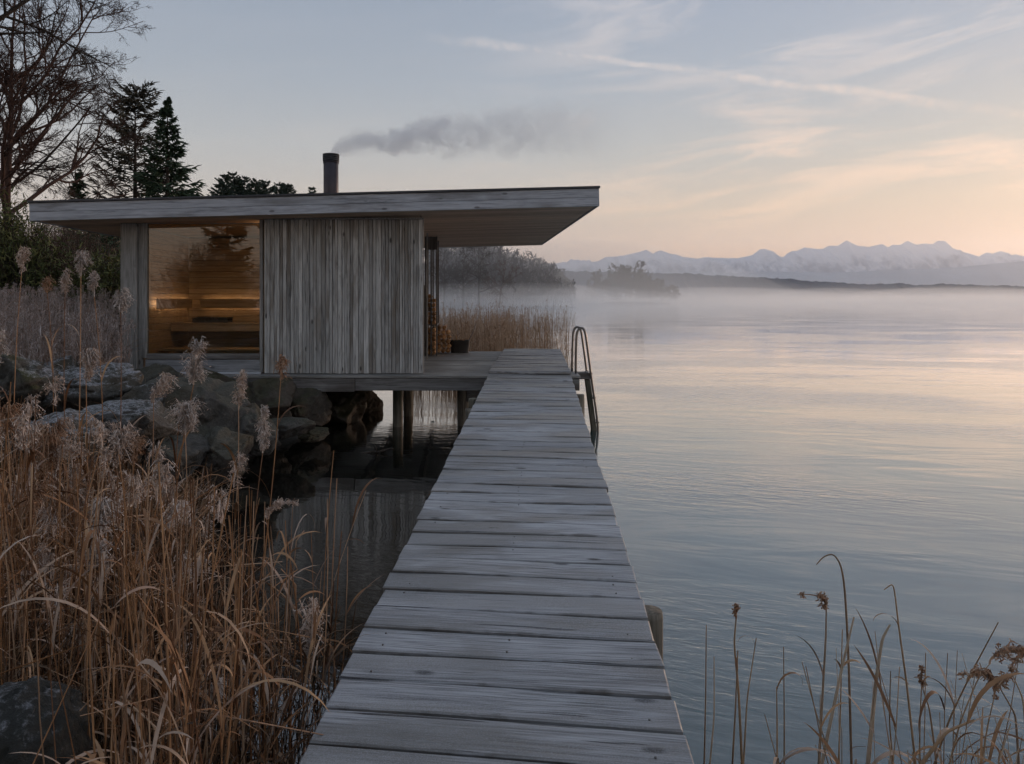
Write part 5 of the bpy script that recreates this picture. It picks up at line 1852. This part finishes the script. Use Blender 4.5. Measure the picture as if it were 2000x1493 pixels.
# profile of the wood's skyline in the photo
sky_px = [840, 870, 900, 950, 1000, 1030, 1060, 1090, 1110, 1125]
sky_py = [486, 486, 486, 490, 503, 509, 519, 534, 552, 572]
spots = []
rg_ = np.random.default_rng(77)
for k in range(330):
    Yt = rg_.uniform(225, 400)
    px = rg_.uniform(835, 1124)
    x_ = (px - PX) * Yt / F
    top = EYE + (PY - np.interp(px, sky_px, sky_py)) * Yt / F
    gz = max(shore_at(x_, min(Yt, 379)), 0.3)
    H = min(top - gz, 17) * rg_.uniform(0.62, 1.04)
    gz2 = max(gz, top - 17.5) if Yt > 300 else gz
    if H < 1.5: continue
    spots.append((x_, Yt, top - H - 0.0 if Yt > 300 else gz, H, 1 if rg_.random() < 0.5 else 0))
wood_mass('misty_wood', spots, 'misty grey wood covering the point beyond the reeds', 5, 'wood_far', 0.11)
# rise of ground under that wood
Xp, Yp = np.meshgrid(np.linspace(-60, 95, 60), np.linspace(205, 470, 50))
pxm = Xp / Yp * F + PX
topm = EYE + (PY - np.interp(pxm, sky_px, sky_py)) * Yp / F
zp = np.clip((topm - 15) * np.clip((Yp - 250) / 70, 0, 1), -0.8, 30) * np.clip((470 - Yp) / 50, 0, 1) + 0.5
zp = np.where(pxm > 1128, -0.8, zp * np.clip((1128 - pxm) / 30, 0, 1))
grid_obj('point_ground', Xp, Yp, zp, M['ground'])['label'] = 'wooded rise of the misty point'
# island
Xi, Yi = np.meshgrid(np.linspace(70, 165, 50), np.linspace(470, 540, 30))
zi = 1.6 - 3.0 * (((Xi - 117) / 42) ** 2 + ((Yi - 503) / 26) ** 2) + (fbm(np.stack([Xi / 9, Yi / 9, Xi * 0], -1), 3) - 0.5)
grid_obj('island_ground', Xi, Yi, np.clip(zi, -0.8, 3), M['ground'])['label'] = 'low island in the mist'
isl = [(1150, 548, 1), (1162, 540, 0), (1168, 532, 1), (1176, 536, 0), (1190, 528, 1), (1200, 531, 1), (1206, 525, 0), (1213, 530, 0), (1222, 536, 0), (1230, 533, 0), (1241, 526, 0), (1250, 524, 0), (1258, 532, 0), (1271, 550, 0), (1281, 553, 0), (1292, 552, 0), (1307, 560, 0), (1320, 562, 0)]
ilab = 'bare tree in the misty grove on the low island'
for k, (px, py, kd) in enumerate(isl):
    Yt = 500 + (k * 7 % 5 - 2) * 4
    x_ = (px - PX) * Yt / F
    H = EYE + (PY - py) * Yt / F - 0.6
    if kd:
        conifer('island_conifer', (x_, Yt, 0.6), H, 3.2, 'conifer among the bare trees of the misty island grove', seed=200 + k, mat='pine', per=7, sprays=8, size=4.0, whorl=1.6, droop=0.0, t0=0.2, group='conifers on the misty island')
    else:
        bare_tree('island_tree', (x_, Yt, 0.6), H, 0.4, ilab, seed=200 + k, levels=3, counts=(18, 150, 900), ratio=(.5, .5, .5), angle=(42, 42, 40), trop=(.08, .02, 0), wig=0.18, mat='bark_far', minr=0.16, t0=0.08, group='bare trees on the misty island')

# ------------------------------------------------------------------ air: haze, mist, chimney smoke
def vol_box(name, x0, x1, y0, y1, z0, z1, mat, label):
    me = box_mesh(x1 - x0, y1 - y0, z1 - z0, 0, mat)
    o = link(bpy.data.objects.new(name, me), None, ((x0 + x1) / 2, (y0 + y1) / 2, (z0 + z1) / 2))
    return tag(o, label, 'haze', kind='stuff')


hz, _, _ = vol_mat('air_haze', (.90, .94, 1.0), 0.000048, 0.6)
vol_box('haze', -15500, 15500, -200, 15800, -2.2, 1300, hz, 'thin blue haze filling the air over the lake')
ms = [(3.2, 110, 1900, 0.0013), (4.8, 140, 1900, 0.0008), (7.5, 170, 1900, 0.0005), (20.0, 700, 3100, 0.00028)]
for k, (top, ya, yb, dn) in enumerate(ms):
    mm, _, _ = vol_mat('mist_layer', (.975, .982, .995), dn, 0.5)
    vol_box('mist', -900, 2600, ya + 0.13 * k, yb + 0.17 * k, -0.9 - 0.05 * k, top, mm, 'low pale mist lying on the lake')


def mist_puff(px, Y, z, rx, ry, rz_, dens, seed):
    """soft-edged bank of fog: a lumpy ellipsoid of even density"""
    bm = bmesh.new()
    bmesh.ops.create_icosphere(bm, subdivisions=4, radius=1.0)
    v = np.array([w.co for w in bm.verts])
    v = v * (0.72 + 0.56 * fbm(v * 1.3 + seed * 3.1, 3))[:, None] * np.array([rx, ry, rz_])
    for w, co in zip(bm.verts, v):
        w.co = co
    me = bpy.data.meshes.new('mist_bank')
    bm.to_mesh(me)
    bm.free()
    mm, _, _ = vol_mat('mist_bank', (.975, .982, .995), dens, 0.5)
    me.materials.append(mm)
    o = link(bpy.data.objects.new('mist_bank', me), None, ((px - PX) * Y / F, Y, z))
    tag(o, 'bank of fog drifting on the lake', 'mist', kind='stuff')


mist_puff(955, 285, 0, 105, 130, 25, 0.0028, 1)
rgm = np.random.default_rng(21)
for k in range(16):
    a_ = k % 2 == 0
    px_ = rgm.uniform(840, 1110) if a_ else rgm.uniform(1100, 1360)
    mist_puff(px_, rgm.uniform(150, 240) if a_ else rgm.uniform(360, 470), 0, rgm.uniform(18, 55), rgm.uniform(9, 24), rgm.uniform(2.5, 7.5) * (1 if a_ else 1.3), rgm.uniform(0.003, 0.007) * (1 if a_ else 0.2), 30 + k)
mist_puff(1132, 400, 0, 12, 26, 11, 0.008, 3)
mist_puff(1128, 205, 0, 12, 14, 6.5, 0.016, 43)
mist_puff(1095, 190, 0, 16, 12, 4.0, 0.012, 44)
mist_puff(1400, 1500, 0, 300, 200, 30, 0.0020, 5)
for k in range(7):
    mist_puff(rgm.uniform(1330, 2050), rgm.uniform(480, 1300), 0, rgm.uniform(60, 170), rgm.uniform(20, 60), rgm.uniform(4, 12), rgm.uniform(0.002, 0.005), 60 + k)
mist_puff(1610, 2400, 0, 260, 300, 42, 0.0009, 6)
mist_puff(1880, 2500, 0, 420, 300, 50, 0.0009, 9)


def smoke():
    # bent plume domain from the flue to the right
    path = [(646, 302, .10), (654, 293, .16), (680, 284, .24), (710, 276, .34), (750, 276, .40), (790, 272, .44), (830, 266, .48), (880, 262, .56), (950, 258, .70), (1040, 256, .85), (1130, 252, .95), (1220, 250, 1.0)]
    pts = np.array([list(P(a_, b_, CYY)) for a_, b_, _ in path])
    rad = np.array([r for *_, r in path])
    t = np.linspace(0, len(pts) - 1, 34)
    sm = np.stack([np.interp(t, np.arange(len(pts)), pts[:, k]) for k in range(3)], -1)
    rr = np.interp(t, np.arange(len(pts)), rad)
    loc = Vector(sm[0])
    mb = MB()
    mb.tubes(sm - sm[0], rr[None], 14, cap=True)
    m, g, v = vol_mat('chimney_smoke', (.86, .88, .92), 1.0, 0.2)
    co = g.n('ShaderNodeTexCoord').outputs['Object']
    sep = g.n('ShaderNodeSeparateXYZ', {0: co})
    x, y, z = sep.outputs
    # centre line height as a function of x
    stops = [(float(p_[0]), float(p_[2])) for p_ in (pts - pts[0])]
    fc = g.n('ShaderNodeFloatCurve')
    cur = fc.mapping.curves[0]
    xmax = stops[-1][0]
    zmin, zmax = -0.2, 1.0
    while len(cur.points) < len(stops):
        cur.points.new(0.5, 0.5)
    for cp, (a_, b_) in zip(cur.points, stops):
        cp.location = (max(0, a_ / xmax), (b_ - zmin) / (zmax - zmin))
    fc.mapping.update()
    g.set(fc.inputs['Value'], g.math('DIVIDE', x, xmax, clamp=True))
    zc = g.math('ADD', g.math('MULTIPLY', fc.outputs[0], zmax - zmin), zmin)
    warp = g.n('ShaderNodeTexNoise', {'Vector': co, 'Scale': 2.0, 'Detail': 2.0})
    wz = g.math('MULTIPLY', g.math('SUBTRACT', warp.outputs[0], 0.5), 0.25)
    dz = g.math('SUBTRACT', g.math('SUBTRACT', z, zc), wz)
    rx = g.math('ADD', 0.06, g.math('MULTIPLY', g.math('POWER', g.math('MAXIMUM', x, 0.0), 0.6), 0.30))
    dist = g.math('DIVIDE', g.math('SQRT', g.math('ADD', g.math('MULTIPLY', dz, dz), g.math('MULTIPLY', y, y))), rx)
    fall = g.maprange(dist, 0.25, 1.25, 1.0, 0.0, True)
    n1 = g.noise(co, 2.4, 8, 0.64, 1.2)
    n2 = g.noise(co, 7.0, 5, 0.6, 0.8)
    nn = g.math('ADD', g.math('MULTIPLY', n1, 0.72), g.math('MULTIPLY', n2, 0.28))
    nf = g.maprange(g.math('ADD', nn, g.math('MULTIPLY', g.math('SUBTRACT', fall, 0.6), 0.22)), 0.48, 0.585, 0.0, 1.0, True)
    nf = g.math('MAXIMUM', nf, g.maprange(x, 0.15, 0.8, 1.0, 0.0, True))
    fade = g.ramp(g.math('DIVIDE', x, xmax, clamp=True), [(0.0, (1.3, 1.3, 1.3)), (0.05, (.85, .85, .85)), (0.36, (.58, .58, .58)), (0.55, (.28, .28, .28)), (0.8, (.12, .12, .12)), (1.0, (.0, .0, .0))])
    den = g.math('MULTIPLY', g.math('MULTIPLY', g.math('MULTIPLY', fall, nf), fade), 4.0)
    g.set(v.inputs['Density'], den)
    o = mb.build('chimney_smoke', m, None, loc)
    tag(o, 'grey chimney smoke drifting right above the cabin roof', 'smoke', kind='stuff')


smoke()
